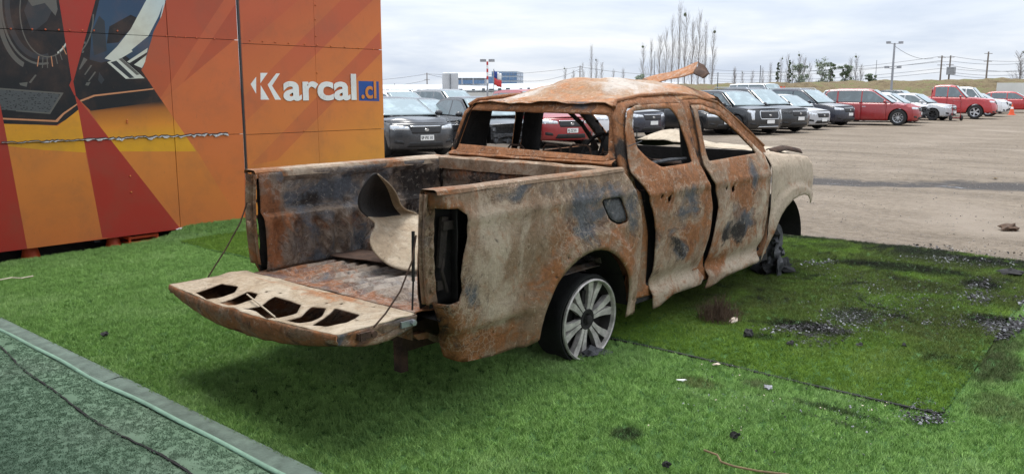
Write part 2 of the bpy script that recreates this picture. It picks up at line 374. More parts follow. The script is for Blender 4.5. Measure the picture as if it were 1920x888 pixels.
def up(me):      # faces up
    bm = bmesh.new(); bm.from_mesh(me)
    for f in bm.faces:
        if f.normal.z < 0: f.normal_flip()
    bm.to_mesh(me); bm.free()
sb = sheet([(5.9, -6), (26, -6), (26, 10.5), (5.3, 10.5)], .5, lambda x, y: gz(x, y))
o = sb.build('gravel', M['stone']); up(o.data); gn_stones(o, 26, .012, M['stone']); tag(o, 'loose grey stones and gravel scattered over the dirt yard', 'gravel', None, 'stuff')

# ------------------------------------------------------------------ turf sheets
def zt1(x, y):
    z = .004+.006*mnoise.noise(Vector((x*1.3, y*1.3, 0)))
    if x > .5: z += .085*float(sstep(4.9, 5.5, y)*sstep(.5, 1.1, x))
    return z
main_out = [(-1.80, -9), (5.6, -9), (5.55, -2.58), (.75, -2.78), (.70, 0), (.60, 4.95), (1.2, 5.02), (4.05, 4.98), (4.05, 5.485), (1.0, 5.485), (.55, 5.34), (.1, 5.25), (-1.2, 5.17), (-4, 5.1), (-4, 3.2), (-1.80, 3.1)]
b = sheet(main_out, .16, zt1); o = b.build('artificial_turf', M['turf_base'], angle=180); up(o.data); tag(o, 'main sheet of artificial turf between wall and kerb', None, None, 'structure')
blades_out = [(-1.82, -4.6), (5.5, -4.6), (5.55, -2.58), (3.6,-2.63), (2.0,-2.73), (.70, -2.82), (.69, 0), (.595, 4.96), (1.2, 5.03), (4.05, 4.99), (4.05, 5.48), (1.0, 5.48), (.55, 5.33), (.1, 5.24), (-1.2, 5.16), (-2.6, 5.1), (-2.6, 3.0), (-1.81, 2.9)]
b = sheet(blades_out, .16, lambda x, y: zt1(x, y)+.004); o = b.build('turf_blades', M['turf'], angle=180); up(o.data)
gn_tufts(o, 2600, .030, .0019, M['turf'], seed=1); tag(o, 'light green artificial grass blades around the burnt pickup', 'grass', None, 'stuff')
def zt2(x, y):
    e = min(abs(x-.66), 5.5-x, y+2.8)
    z = .022+.010*mnoise.noise(Vector((x*.9, y*.9, 4)))+.008*mnoise.noise(Vector((x*2.7, y*2.7, 9)))
    if x < 1.0: z += .012*mnoise.noise(Vector((y*1.2, 7, 0)))*(1-(x-.6)/.4)
    return max(.016, z)
mat_out = [(.685, -2.80), (2.0, -2.72), (3.6, -2.62), (5.46, -2.55), (5.55, -1.2), (5.42, 0), (5.50, 2.5), (5.45, 4.93), (1.2, 4.97), (.62, 4.90), (.57, 4.2), (.60, 3.2), (.585, 2), (.62, 1), (.66, -.3), (.74, -.9), (.70, -1.8)]
b = sheet(mat_out, .10, zt2); o = b.build('turf_mat', M['turf_base'], angle=180); up(o.data); sm = o.modifiers.new('th', 'SOLIDIFY'); sm.thickness = .014; sm.offset = -1
tag(o, 'darker turf mat laid under the burnt pickup', None, None, 'structure')
b = sheet(mat_out, .10, lambda x, y: zt2(x, y)+.004); o = b.build('mat_blades', M['turf2'], angle=180); up(o.data)
gn_tufts(o, 2400, .027, .0019, M['turf2'], seed=5); tag(o, 'dark green grass blades of the sooty mat under the pickup', 'grass', None, 'stuff')
# lifted black rim along the mat's edge
eb = MB(); eb.tube([(.685+.012*math.sin(y*3.1), y, .016+.008*abs(math.sin(y*1.7))) for y in np.arange(-2.80, 4.9, .1)], .009, 5)
o = eb.build('mat_edge', M['char']); tag(o, 'black lifted edge strip of the dark turf mat', 'edge strip')

# ------------------------------------------------------------------ kerb and worn carpet
kr = bpy.data.objects.new('kerb', None); COL.objects.link(kr); kr.location = (-1.87, 0, 0); tag(kr, 'low green-grey kerb between turf and worn carpet', None, None, 'structure')
y = -5.2; kmesh = None
while y < 3.0:
    L_ = 2.05; kb = MB()
    kb.grid(lambda u, v, s=y: ((v-.5)*.125+.004*mnoise.noise(Vector((u*4+s, v*3, 1))), (u-.5)*(L_-.012), .022+.004*mnoise.noise(Vector((u*9+s, v*6, 2)))-(.012 if v in (0., 1.) else 0)), 16, 4)
    kb.box((0, 0, .002), (.122, L_-.014, .03))
    k = kb.build('kerb_stone', M['kerb'], kr); k.location = (0, y+L_/2, 0); k.rotation_euler = (0, R(random.uniform(-1, 1)), R(random.uniform(-.3, .3))); y += L_
def crx(y): return -2.10+.045*(y-2.1)-.028*math.sin(y*1.9)-.01*math.sin(y*5)
def zc(x, y):
    z = .012+.006*mnoise.noise(Vector((x*2, y*2, 5))); d = x-crx(y)
    if d > 0: z += .014*math.exp(-d*5)
    return z
car_out = [(-1.945, -6), (-1.95, 3.6), (-6.5, 3.6), (-6.5, -6)]
V, F, _ = cdt(car_out, (), .09, [([(crx(y), y) for y in np.arange(-5, 3.5, .06)], False), ([(crx(y)-.012, y) for y in np.arange(-5, 3.5, .06)], False)])
b = MB(); b.add([(x, y, zc(x, y)) for x, y in V], F); o = b.build('carpet', M['carpet_base'], angle=180); up(o.data); carpet = o
tag(o, 'worn sage green carpet beside the kerb with a dark crease', None, None, 'structure')
b = sheet([(-1.955, -4.2), (-1.955, 3.4), (-4.0, 3.4), (-4.0, -4.2)], .12, lambda x, y: zc(x, y)+.001); o = b.build('carpet_pile', M['carpet'], angle=180); up(o.data)
gn_tufts(o, 2600, .009, .0022, M['carpet'], nbl=10, spread=.02, tilt=60, seed=9); tag(o, 'short worn pile of the sage green carpet', 'carpet', None, 'stuff')
b = MB(); ys_ = np.arange(-5, 3.5, .03); b.tube([(crx(y)-.006+.006*mnoise.noise(Vector((y*14, 0, 0))), y, zc(crx(y)-.006, y)+.006) for y in ys_], [.006+.006*abs(mnoise.noise(Vector((y*9, 3, 0)))) for y in ys_], 5); o = b.build('crease_seam', M['char'], carpet)
b = MB(); b.grid(lambda u, v: (-1.954+.017*v+.006*math.sin(u*23)-.004*math.sin(u*61), -5.5+8.7*u, .021+.012*v+.004*math.sin(u*40)), 160, 2); o = b.build('edge_ribbon', M['mint_trim'], carpet)
b.v = []; sm = o.modifiers.new('th', 'SOLIDIFY'); sm.thickness = .004

# ------------------------------------------------------------------ printed hoarding
YB = 5.5
def bb(x, y): p = on(x, y, 1, YB); return (p[0], p[2])
def prints(name, stops, axis=(0, 1), o0=(0, 0), var=.10, rough=.42):
    """print colour as a ramp along a direction of the board (flat printed gradient), a little grime"""
    n = NT(name); s = n.sepx(n.pos()); t = n.math('ADD', n.math('MULTIPLY', n.math('SUBTRACT', s[0], o0[0]), axis[0]), n.math('MULTIPLY', n.math('SUBTRACT', s[2], o0[1]), axis[1]))
    c = n.ramp(t, stops); P = n.pos(); g = n.noise(2.2, 6, .65, .3, P); gg = n.noise(30, 4, .7, 0, n.vmul(P, (1, 1, .35)))
    c = n.mix(n.math('MULTIPLY', n.step(g, .42, .75), .28), c, (.20, .10, .06)); c = n.mix(n.math('MULTIPLY', n.step(gg, .60, .74), .25), c, (.12, .07, .045))
    M[name] = n.out(c, rough, 0, n.bump(n.noise(1.4, 3, .5, 0, P), .25, .03), .35); return M[name]
flat = lambda c: [(0, c), (1, c)]
prints('p_base', [(0, (.60, .145, .042)), (1, (.43, .075, .035))], (0, .42), (0, .2))
prints('p_base2', [(0, (.66, .185, .045)), (1, (.58, .135, .046))], (0, .5), (0, .3))
prints('p_stripe', [(0, (.64, .19, .046)), (1, (.52, .108, .044))], (0, .5), (0, .3))
prints('p_right', [(0, (.72, .30, .04)), (.35, (.66, .20, .045)), (1, (.50, .10, .045))], (-.16, .32), (3.6, .5))
prints('p_red', flat((.40, .038, .024))); prints('p_black', flat((.012, .013, .016)), var=.0); prints('p_pink', flat((.60, .26, .13)))
prints('p_orange', [(0, (.62, .185, .045)), (1, (.70, .24, .04))], (0, .8), (0, .2)); prints('p_yellow', [(0, (.72, .34, .02)), (1, (.74, .27, .035))], (0, 1.6), (0, 1.1))
prints('p_fade', [(0, (.74, .36, .02)), (.45, (.70, .25, .03)), (.85, (.40, .13, .025)), (1, (.05, .025, .016))], (-.12, 2.35), (.4, 1.08))
prints('p_blue', [(0, (.015, .018, .025)), (.5, (.035, .075, .13)), (1, (.03, .06, .12))], (.2, 1.0), (.2, 1.75)); prints('p_chrome', [(0, (.62, .62, .55)), (.5, (.66, .66, .55)), (1, (.50, .58, .60))], (.9, .7), (.4, 1.9))
prints('p_torn', flat((.45, .44, .43))); prints('p_grey', flat((.125, .12, .11))); prints('p_dark', flat((.035, .04, .048))); prints('p_white', flat((.80, .80, .78))); prints('p_logo_blue', flat((.015, .075, .30)))
def mesh_print():
    n = NT('p_mesh'); P = n.vmul(n.pos(), (16, 1, 30)); v = n.vor(2.2, 'F1', P); c = n.mix(n.step(v, .22, .42), (.012, .013, .015), (.075, .08, .085)); M['p_mesh'] = n.out(c, .45)
mesh_print()
def ring(cx, cy, rx, ry, w, a0, a1, n=22):
    A = [R(a0+(a1-a0)*k/n) for k in range(n+1)]
    return [(cx+rx*math.cos(a), cy+ry*math.sin(a)) for a in A]+[(cx+(rx-w)*math.cos(a), cy+(ry-w)*math.sin(a)) for a in reversed(A)]
L_SHAPES = [   # photo pixels, painted in order
    ('p_stripe', [(420, 0), (447, 0), (320, 190), (300, 185)]), ('p_stripe', [(458, 210), (458, 300), (370, 283), (345, 250)]),
    ('p_base2', [(302, 190), (445, 70), (458, 320), (458, 420), (337, 427), (440, 400), (368, 283)]),
    ('p_orange', [(-40, 262), (160, 285), (192, 444), (52, 470), (-40, 480)]), ('p_orange', [(212, 270), (362, 270), (440, 400), (450, 420), (337, 427)]),
    ('p_yellow', [(-40, 228), (108, 236), (147, 205), (161, 286), (80, 281), (-40, 268)]),
    ('p_fade', [(168, 208), (303, 188), (368, 284), (216, 284), (205, 262)]),
    ('p_black', [(-40, -40), (104, -40), (135, 148), (130, 160), (141, 180), (147, 206), (123, 225), (106, 235), (-40, 231)]),
    ('p_black', [(190, -40), (318, -40), (265, 132), (304, 190), (230, 200), (170, 208), (141, 180), (136, 152)]),
    ('p_blue', [(196, -40), (318, -40), (268, 128), (235, 105), (190, 118), (168, 112), (172, 60)]), ('p_black', [(205, 50), (245, 28), (262, 36), (222, 80), (200, 82)]),
    ('p_dark', [(110, -5), (88, 40), (60, 62), (45, 20), (58, -10)]), ('p_dark', [(200, 96), (176, 104), (172, 60), (186, 30), (196, 40)]),
    ('p_chrome', [(296, -40), (322, -40), (303, 30), (283, 70), (253, 94), (216, 116), (196, 110), (219, 88), (245, 55)]), ('p_blue', [(306, 8), (300, 36), (280, 76), (250, 98), (246, 94), (278, 68), (297, 32)]),
    ('p_chrome', [(201, 117), (226, 107), (245, 124), (271, 147), (236, 148)]), ('p_dark', [(207, 117), (218, 114), (252, 146), (243, 147)]), ('p_grey', [(222, 111), (228, 109), (262, 140), (256, 141)]), ('p_chrome', [(238, 116), (277, 90), (272, 116), (266, 128)]), ('p_black', [(240, 120), (276, 98), (274, 104), (248, 124)]),
    ('p_grey', ring(78, 4, 78, 118, 4, 80, 215)), ('p_grey', ring(66, 10, 74, 122, 9, 108, 195)), ('p_dark', ring(78, 4, 70, 108, 10, 78, 215)), ('p_grey', ring(90, 20, 54, 88, 2.2, 40, 200)), ('p_chrome', ring(92, 22, 48, 84, 3, 30, 70, 10)),
    ('p_grey', [(52, 0), (60, 12), (84, 6), (104, 30), (108, 18), (104, -8), (60, -8)]), ('p_grey', ring(118, 30, 58, 84, 2.6, -2, 66)),
    ('p_mesh', [(-40, 164), (117, 176), (92, 212), (-40, 203)]), ('p_grey', [(-40, 162), (119, 174), (117, 177), (-40, 165)]), ('p_grey', [(119, 175), (94, 214), (30, 209), (30, 207), (92, 211), (114, 176)]),
    ('p_grey', [(66, 140), (69, 141), (58, 156), (54, 155)]), ('p_grey', [(36, 156), (52, 154), (50, 163), (38, 160)]), ('p_grey', [(162, 155), (170, 154), (166, 161), (160, 160)]), ('p_dark', [(186, 135), (196, 150), (190, 158), (184, 150)]),
    ('p_pink', [(-40, 219), (104, 225.5), (118, 212), (148, 192), (148, 194.5), (120, 215), (108, 229), (-40, 222)]), ('p_pink', [(150, 188), (176, 178), (288, 165.5), (288, 168), (178, 181), (152, 191)]),
    ('p_red', [(104, -40), (190, -40), (138, 152), (134, 148)]), ('p_red', [(135, 148), (137, 150), (142, 178), (140, 180), (130, 160)]), ('p_red', [(141, 178), (338, 428), (336, 445), (192, 446), (147, 206)]),
    ('p_red', [(-40, 170), (0, 195), (8, 235), (52, 471), (-40, 485)]),
]
for k in range(9):     # printed dial ticks
    a = R(103-8.5*k); c, s_ = math.cos(a), math.sin(a); x0, y0, x1, y1 = 84+66*c*.8, 8+100*s_, 84+76*c*.85, 8+120*s_
    L_SHAPES.insert(-8, ('p_grey' if k % 3 else 'p_pink', [(x0, y0), (x0+1.8, y0), (x1+1.8, y1), (x1, y1)]))
for q in ([(157, 108), (164, 112), (150, 131), (148, 130)], [(170, 122), (173, 123), (160, 141), (158, 140)], [(178, 134), (180, 136), (167, 153), (165, 152)], [(158, 78), (161, 79), (160, 83), (157, 82)], [(155, 95), (158, 96), (156, 100), (153, 99)]): L_SHAPES.insert(-6, ('p_grey', q))
R_SHAPES = [('p_stripe', [(470, 0), (560, 0), (455, 90), (455, 20)]), ('p_stripe', [(640, 0), (700, 0), (458, 230), (458, 180)]), ('p_stripe', [(712, 60), (714, 100), (520, 300), (470, 310)]),
    ('p_white', [(470, 158), (480.5, 144), (480.5, 176)]), ('p_white', [(488.5, 137), (502, 137), (488.5, 156)]), ('p_white', [(502, 159), (518, 138), (525, 138), (510, 161), (527, 187), (516, 187)]), ('p_white', [(489, 160), (505, 187), (489, 187)]),
    ('p_logo_blue', [(672, 152), (710, 153), (711, 190), (673, 189)])]
def sheet_part(parent, x0, x1, z0, z1, base, shapes, y=YB):
    rect = [(x0, z0), (x1, z0), (x1, z1), (x0, z1)]; polys = [(m, [bb(*p) for p in pl]) for m, pl in shapes]; lines = []
    for m, pl in polys:
        a = np.array(pl)
        if a[:, 0].min() < x1 and a[:, 0].max() > x0 and a[:, 1].min() < z1 and a[:, 1].max() > z0: lines.append((pl, True))
    V, F, C_ = cdt(rect, (), .12, lines); names = [base]+sorted({m for m, _ in polys}); idx = np.zeros(len(F), int)
    for m, pl in polys:
        idx[inpoly(C_[:, 0], C_[:, 1], pl)] = names.index(m)
    b = MB(); sd_ = x0*3+z0
    for f, i in zip(F, idx): b.f.append(tuple(f)); b.mi.append(int(i))
    b.v = [(float(v[0]), y+.006*mnoise.noise(Vector((v[0]*1.4, v[1]*1.4, sd_))), float(v[1])) for v in V]
    me = b.mesh('board_sheet'); bm = bmesh.new(); bm.from_mesh(me)
    for f in bm.faces:
        if f.normal.y > 0: f.normal_flip()
    bm.to_mesh(me); bm.free()
    o = finish('board_sheet', me, [M[n_] for n_ in names], parent, False); s = o.modifiers.new('th', 'SOLIDIFY'); s.thickness = .016; s.offset = -1; return o
hl = empty('hoarding', (0, YB, 0), 0, 'orange and red printed hoarding with a giant car headlight picture', 'hoarding')
hr = empty('hoarding', (0, YB, 0), 0, 'plain orange hoarding with the white Karcal logo', 'hoarding')
def hp(o, p): o.parent = p; o.matrix_parent_inverse = Matrix.Translation((0, -YB, 0))
xs = [-3.6, -1.62, bb(314, 60)[0], 1.815]; zs = [.058, bb(200, 262)[1], bb(375, 72)[1], 3.3]
for i in range(3):
    for j in range(3):
        hp(sheet_part(None, xs[i]+.003, xs[i+1]-.003, zs[j]+.003, zs[j+1]-.003, 'p_base', L_SHAPES), hl)
xr = [1.855, bb(597, 250)[0], 4.055]; zr = [.06, bb(590, 247)[1], bb(590, 88)[1], 3.3]
for i in range(2):
    for j in range(3):
        hp(sheet_part(None, xr[i]+.002, xr[i+1]-.002, zr[j]+.003, zr[j+1]-.003, 'p_right', R_SHAPES), hr)
def letter(body, px0, px1, pyb, size, mat, bold, parent, name):
    x0, z0 = bb(px0, pyb); x1, _ = bb(px1, pyb)
    o = text_mesh(name, body, size, mat, None, Matrix.Identity(4), bold); a = np.array([v.co[:2] for v in o.data.vertices]); w = a[:, 0].max()-a[:, 0].min()
    sx = (x1-x0)/w; o.data.transform(Matrix(((sx, 0, 0, x0-a[:, 0].min()*sx), (0, 0, -1, YB-.010), (0, 1, 0, z0), (0, 0, 0, 1)))); hp(o, parent)
letter('arcal', 531, 668, 187, .475, M['p_white'], .013, hr, 'logo_letters'); letter('.cl', 677, 705, 184, .34, M['p_orange'], .007, hr, 'logo_suffix')
rv = MB()
for row in ([(x_, 68+.055*(x_-310)) for x_ in (312, 330, 347, 368, 402)], [(x_, 54+.02*x_) for x_ in (20, 60, 85, 110, 130, 154, 176, 220)], [(238, 226), (238, 230), (244, 330), (246, 360)]):
    for x_, y_ in row: X, Z = bb(x_, y_); rv.lathe([(.0105, 0), (.008, -.007), (.0001, -.010)], 8, 'y', (X, YB-.004, Z))
o = rv.build('rivets', M['p_stripe']); o['kind'] = 'stuff'; hp(o, hl)
rv = MB()
for row in ([(x_, 75+.071*(x_-455)) for x_ in (468, 492, 516, 541, 571, 594, 620, 646, 672, 700)], [(591, 10), (591, 37), (592, 68), (570, 245), (594, 137)]):
    for x_, y_ in row: X, Z = bb(x_, y_); rv.lathe([(.0105, 0), (.008, -.007), (.0001, -.010)], 8, 'y', (X, YB-.004, Z))
o = rv.build('rivets', M['p_right']); o['kind'] = 'stuff'; hp(o, hr)
# torn vinyl along the seam
tb = MB(); rr = random.Random(4); pts = []
for x_ in np.arange(2, 430, 5):
    yy = 268-.042*x_+rr.uniform(-1.6, 1.6); w = .5 if (x_ < 80 or 110 < x_ < 160) else (rr.uniform(.8, 5.5) if rr.random() < .5 else rr.uniform(.4, 2.0))
    pts.append((x_, yy, w))
for a, c in zip(pts[:-1], pts[1:]):
    A, B = bb(a[0], a[1]), bb(c[0], c[1]); A2, B2 = bb(a[0]+1, a[1]+a[2]), bb(c[0]+1, c[1]+c[2])
    tb.add([(A[0], YB-.006, A[1]), (B[0], YB-.006, B[1]), (B2[0], YB-.014, B2[1]), (A2[0], YB-.014-.006*rr.random(), A2[1])], [(0, 3, 2, 1)])
o = tb.build('torn_vinyl', M['p_torn'], smooth=False); hp(o, hl); s = o.modifiers.new('th', 'SOLIDIFY'); s.thickness = .002
cb = MB()
for a, c in zip(pts[:-1], pts[1:]):
    A, B = bb(a[0], a[1]-1.4), bb(c[0], c[1]-1.4); A2, B2 = bb(a[0], a[1]+.6), bb(c[0], c[1]+.6)
    cb.add([(A[0], YB-.008, A[1]), (B[0], YB-.008, B[1]), (B2[0], YB-.009, B2[1]), (A2[0], YB-.009, A2[1])], [(0, 3, 2, 1)])
o = cb.build('tear_gap', M['black_plastic'], smooth=False); hp(o, hl); s = o.modifiers.new('th', 'SOLIDIFY'); s.thickness = .001
for par, X0, X1 in ((hl, -3.6, 1.80), (hr, 1.87, 4.04)):
    fb = MB()
    for X in np.linspace(X0+.05, X1-.05, 4 if par is hl else 3): fb.box((X, YB+.07, 1.68), (.06, .09, 3.3))
    for Z in (.35, 1.6, 3.1): fb.box(((X0+X1)/2, YB+.065, Z), (X1-X0, .07, .06))
    fb.box(((X0+X1)/2, YB+.11, 1.75), (X1-X0-.05, .02, 2.9)); fb.box(((X0+X1)/2, YB+.42, .12), (X1-X0-.02, .03, .62)); fb.box(((X0+X1)/2, YB+.27, .42), (X1-X0-.02, .34, .03))  # black backing added behind the boards to keep the gap below them dark
    hp(fb.build('frame_and_dark_backing', M['black_plastic'], smooth=False), par)
b = MB(); b.box((1.835, YB+.02, 1.68), (.012, .012, 3.24)); o = b.build('board_trim', M['black_plastic'], smooth=False); hp(o, hl)
# dark earth and clutter under the hoarding
b = MB(); b.grid(lambda u, v: (-4+8*u, 5.16+2.3*v, -.02-.13*float(sstep(0, .10, v)*sstep(.62, .5, u))+.02*mnoise.noise(Vector((u*30, v*8, 0)))), 60, 14); o = b.build('soil', M['soil']); tag(o, 'dark bare soil under the hoarding', None, None, 'structure')
def cone(name, loc, h, r, label, lean=0):
    e_ = empty(name, loc, 0, label, 'traffic cone', None); e_.rotation_euler = (lean, 0, .3)
    c = MB(); c.lathe([(r, .02), (r*.92, .03), (r*.5, h*.55)], 20, 'z'); c.lathe([(r*.32, h*.72), (.018, h), (.0001, h)], 20, 'z'); c.build('cone_body', M['cone_orange'], e_)
    c = MB(); c.lathe([(r*.5, h*.55), (r*.32, h*.72)], 20, 'z'); c.build('reflective_band', M['white'], e_)
    c = MB(); c.box((0, 0, .012), (r*2.5, r*2.5, .024), taper=.96); c.build('base', M['cone_orange'], e_)
cone('traffic_cone', (-.62, 5.74, -.14), .42, .11, 'orange cone poking out beneath the hoarding below its red corner')
cone('traffic_cone', (.22, 5.68, -.14), .40, .10, 'orange and white cone under the hoarding beside the orange crate')
b = MB(); b.box((0, 0, .09), (.34, .26, .02))
for s_ in (-1, 1):
    for z in (.03, .09, .15): b.box((0, s_*.13, z), (.34, .012, .03)); b.box((s_*.17, 0, z), (.012, .26, .03))
    for t_ in (-1, 1): b.box((s_*.16, t_*.12, .085), (.025, .025, .17))
o = b.build('crate', M['cone_orange'], smooth=False); o.location = (.52, 5.70, -.13); tag(o, 'orange plastic slatted crate under the hoarding', 'crate')
b = MB(); b.grid(lambda u, v: (.82+.22*u, 5.46+.12*v, .035+.03*math.sin(u*5)*v), 6, 4); o = b.build('paper_scrap', M['white']); o.location = (.05, -.02, .03); tag(o, 'white paper scrap lying at the foot of the hoarding', 'paper')
# ================================================================== the burnt pickup
def burnt_mat(name, tan=(.240, .156, .098), pale=(.435, .345, .255), rust=(.245, .098, .036), grey=(.085, .085, .092), soot=(.020, .015, .013), bumpd=.008):
    n = NT(name); at = n.n.new('ShaderNodeAttribute'); at.attribute_name = 'stain'; sp = n.n.new('ShaderNodeSeparateColor'); n.set(sp.inputs[0], at.outputs['Color']); A = at.outputs['Alpha']
    n1 = n.noise(2.6, 11, .68, 1.4); n2 = n.noise(8, 9, .70, .9); n3 = n.noise(42, 5, .72, .2); n4 = n.noise(4.6, 11, .70, 1.8); n7 = n.noise(3.1, 9, .66, 1.0, n.vmul(n.co, (1.1, 1.1, .8)))
    def raw(ch, nz, amp=1.9): return n.math('ADD', ch, n.math('MULTIPLY', n.math('SUBTRACT', nz, .5), amp))
    def msk(ch, nz, lo=.25, hi=.75, amp=1.9): return n.step(raw(ch, nz, amp), lo, hi)
    def tri(f, c, d=.5, u=1.5): return n.ramp(f, [(.30, tuple(q*d for q in c)), (.72, tuple(min(.9, q*u) for q in c)), (.5, c)])
    f23 = n.math('ADD', n.math('MULTIPLY', n2, .55), n.math('MULTIPLY', n3, .45)); f43 = n.math('ADD', n.math('MULTIPLY', n4, .5), n.math('MULTIPLY', n3, .5))
    c = n.mix(msk(A, n7), tri(f23, tan, .58, 1.4), tri(f23, pale, .70, 1.2))
    mr = msk(sp.outputs[0], n4); c = n.mix(mr, c, tri(f43, rust, .36, 1.6))
    mg = msk(sp.outputs[1], n1, .32, .68); c = n.mix(mg, c, tri(f23, grey, .40, 2.1))
    rg_ = raw(sp.outputs[1], n1); rim = n.math('MULTIPLY', n.step(n.math('ABSOLUTE', n.math('SUBTRACT', rg_, .30)), .045, .01), n.step(n2, .40, .56)); c = n.mix(n.math('MULTIPLY', rim, .55), c, pale)       # pale ring left by the heat
    rim2_ = n.math('MULTIPLY', n.step(n.math('ABSOLUTE', n.math('SUBTRACT', rg_, .42)), .05, .01), n.step(n4, .42, .56)); c = n.mix(n.math('MULTIPLY', rim2_, .6), c, (.05, .028, .018))
    c = n.mix(msk(sp.outputs[2], n2, .30, .70), c, tri(n3, soot, .5, 2.2))
    n5 = n.noise(24, 8, .76, .7); n6 = n.noise(75, 4, .75)
    c = n.mix(n.math('MULTIPLY', n.step(n5, .58, .64), .50), c, tuple(q*.20 for q in tan)); c = n.mix(n.math('MULTIPLY', n.step(n5, .42, .37), .45), c, tuple(min(.9, q*1.2) for q in pale))
    c = n.mix(n.math('MULTIPLY', n.step(n6, .58, .68), .42), c, (.075, .033, .016))
    v = n.vor(30, 'DISTANCE_TO_EDGE'); crk = n.math('MULTIPLY', n.step(v, .06, .01), n.step(n.noise(2.1, 4, .6), .53, .60)); c = n.mix(n.math('MULTIPLY', crk, .5), c, pale)
    h = n.math('ADD', n.math('MULTIPLY', n5, 1.3), n.math('ADD', n.math('MULTIPLY', n6, .5), n.math('MULTIPLY', n2, .9)))
    M[name] = n.out(c, n.ramp(n5, [(.3, (.50,)*3), (.7, (.86,)*3)]), 0.0, n.bump(h, .9, bumpd), .30); return M[name]
burnt_mat('burnt'); burnt_mat('burnt_roof', (.34, .205, .115), (.50, .44, .38), (.36, .15, .055), (.26, .26, .27)); burnt_mat('burnt_bed', (.185, .135, .098), (.34, .295, .25), (.22, .085, .034), (.075, .080, .092))
burnt_mat('burnt_cream', (.36, .275, .185), (.50, .42, .315), (.31, .135, .052)); simple('soot', (.014, .012, .011), .9, 0, .5, 9, .5); simple('scale_dark', (.028, .020, .016), .9, 0, .6, 12, .6); simple('rusty_dark', (.060, .032, .020), .9, 0, .6, 12, .6)
simple('rim_alloy', (.47, .44, .41), .42, .3, .45, 16, .4); simple('melted', (.07, .07, .075), .6, .3, .7, 12, .6); simple('tyre_ash', (.006, .006, .006), .85, 0, .4, 20, .5); simple('bolt_steel', (.36, .38, .42), .4, .7, .2, 20)
TR = empty('burnt_pickup', (0, 0, 0), 0, 'burnt out rusty double cab pickup with its tailgate down on the turf', 'pickup truck')
def stain_attr(me, uv, blobs, base):
    n = len(me.vertices); u = np.array([p[0] for p in uv]); v = np.array([p[1] for p in uv]); C_ = np.tile(np.array(base, float), (n, 1))
    jx = np.array([.085*mnoise.noise(Vector((a*5, b_*5, 1)))+.045*mnoise.noise(Vector((a*13, b_*13, 4))) for a, b_ in zip(u, v)]); jz = np.array([.085*mnoise.noise(Vector((a*5, b_*5, 9)))+.045*mnoise.noise(Vector((a*13, b_*13, 7))) for a, b_ in zip(u, v)]); u = u+jx; v = v+jz
    for (cx, cz, rx, rz, ch, st) in blobs:
        C_[:, ch] += st*np.exp(-(((u-cx)/rx)**2+((v-cz)/rz)**2))
    a = me.color_attributes.new('stain', 'FLOAT_COLOR', 'POINT'); a.data.foreach_set('color', C_.clip(-1, 2).ravel())
def skin(name, outline, fn, parent=TR, holes=(), sp=.035, blobs=(), base=(.30, .25, .1, 0), mat='burnt', back='soot', thick=.005, off=1, dent=(.006, 3.5), dn=(0, 1, 0), seed=0.0, flip=None, mirror=False, warp=False):
    """sheet metal panel: polygon in its own (u, v), bent by fn into the truck's space, dented, with thickness"""
    V, F, _ = cdt(outline, holes, sp); P = []
    for (u, v) in V:
        p = list(fn(float(u), float(v))); d = dent[0]*(nz3(u, v, 0, dent[1], seed)+.5*nz3(u, v, 2, dent[1]*2.6, seed))
        P.append((p[0]+dn[0]*d, p[1]+dn[1]*d, p[2]+dn[2]*d))
    if mirror: P = [(a-(.14*math.exp(-((a-1.70)/.35)**2) if warp else 0), -b_, c) for a, b_, c in P]
    b = MB(); b.add(P, F); me = b.mesh(name)
    bm = bmesh.new(); bm.from_mesh(me); bm.normal_update(); tot = Vector()
    for f in bm.faces: tot += f.normal*f.calc_area()
    want = Vector(flip if flip else dn)
    if mirror: want.y *= -1
    if tot.dot(want) < 0:
        for f in bm.faces: f.normal_flip()
    bm.to_mesh(me); bm.free(); stain_attr(me, V, blobs, base)
    o = finish(name, me, [M[mat], M[back]], parent, True, 50); s = o.modifiers.new('th', 'SOLIDIFY'); s.thickness = thick; s.offset = -1; s.material_offset = 1; s.material_offset_rim = 0
    return o
def plate(name, mbd, mat='rusty_dark', parent=TR, smooth=True, base=None, blobs=()):
    o = mbd.build(name, M[mat], parent, smooth, 40)
    if base is not None: stain_attr(o.data, [(v.co.x, v.co.z) for v in o.data.vertices], blobs, base)
    return o
def hole(cx, cz, r, n=9): return [(cx+r*math.cos(2*math.pi*k/n), cz+r*math.sin(2*math.pi*k/n)) for k in range(n)]
def sidey(z):      # half width of the body by height
    return float(np.interp(z, [.15, .26, .36, .5, .66, .85, 1.0, 1.12, 1.17], [.835, .85, .868, .893, .905, .905, .892, .872, .860]))
# ---------------------------------------------------------------- bed: outer sides with wheel arch and tail lamp opening
ARCX = .23
def bedside_fn(s, z):
    t = max(0., -.905-s); y = sidey(z); rad = .095
    if t > 0:
        a = min(t/rad, math.pi/2); x = -.905-rad*math.sin(a); y -= rad*(1-math.cos(a))
    else: x = s
    x += float(sstep(-.35, -1.0, s))*max(0., .60-z)*.42 if s < -.35 else 0.
    d = math.hypot(s-ARCX, z-.26)          # flared lip round the arch
    y += .024*float(sstep(.585, .565, d))+.014*math.exp(-((d-.47)/.03)**2)
    y -= .026*float(sstep(.43, .405, z)*sstep(-.22, -.36, s))      # crease low on the rear corner
    y += .012*math.exp(-((z-1.02)/.03)**2)
    y -= .030*math.exp(-(((s+.35)/.25)**2+((z-.62)/.16)**2))               # shallow heat dent
    return (x, -y, z)
arch = [(ARCX+.452*math.cos(R(a)), .255+.455*math.sin(R(a))) for a in range(-8, 190, 9)]
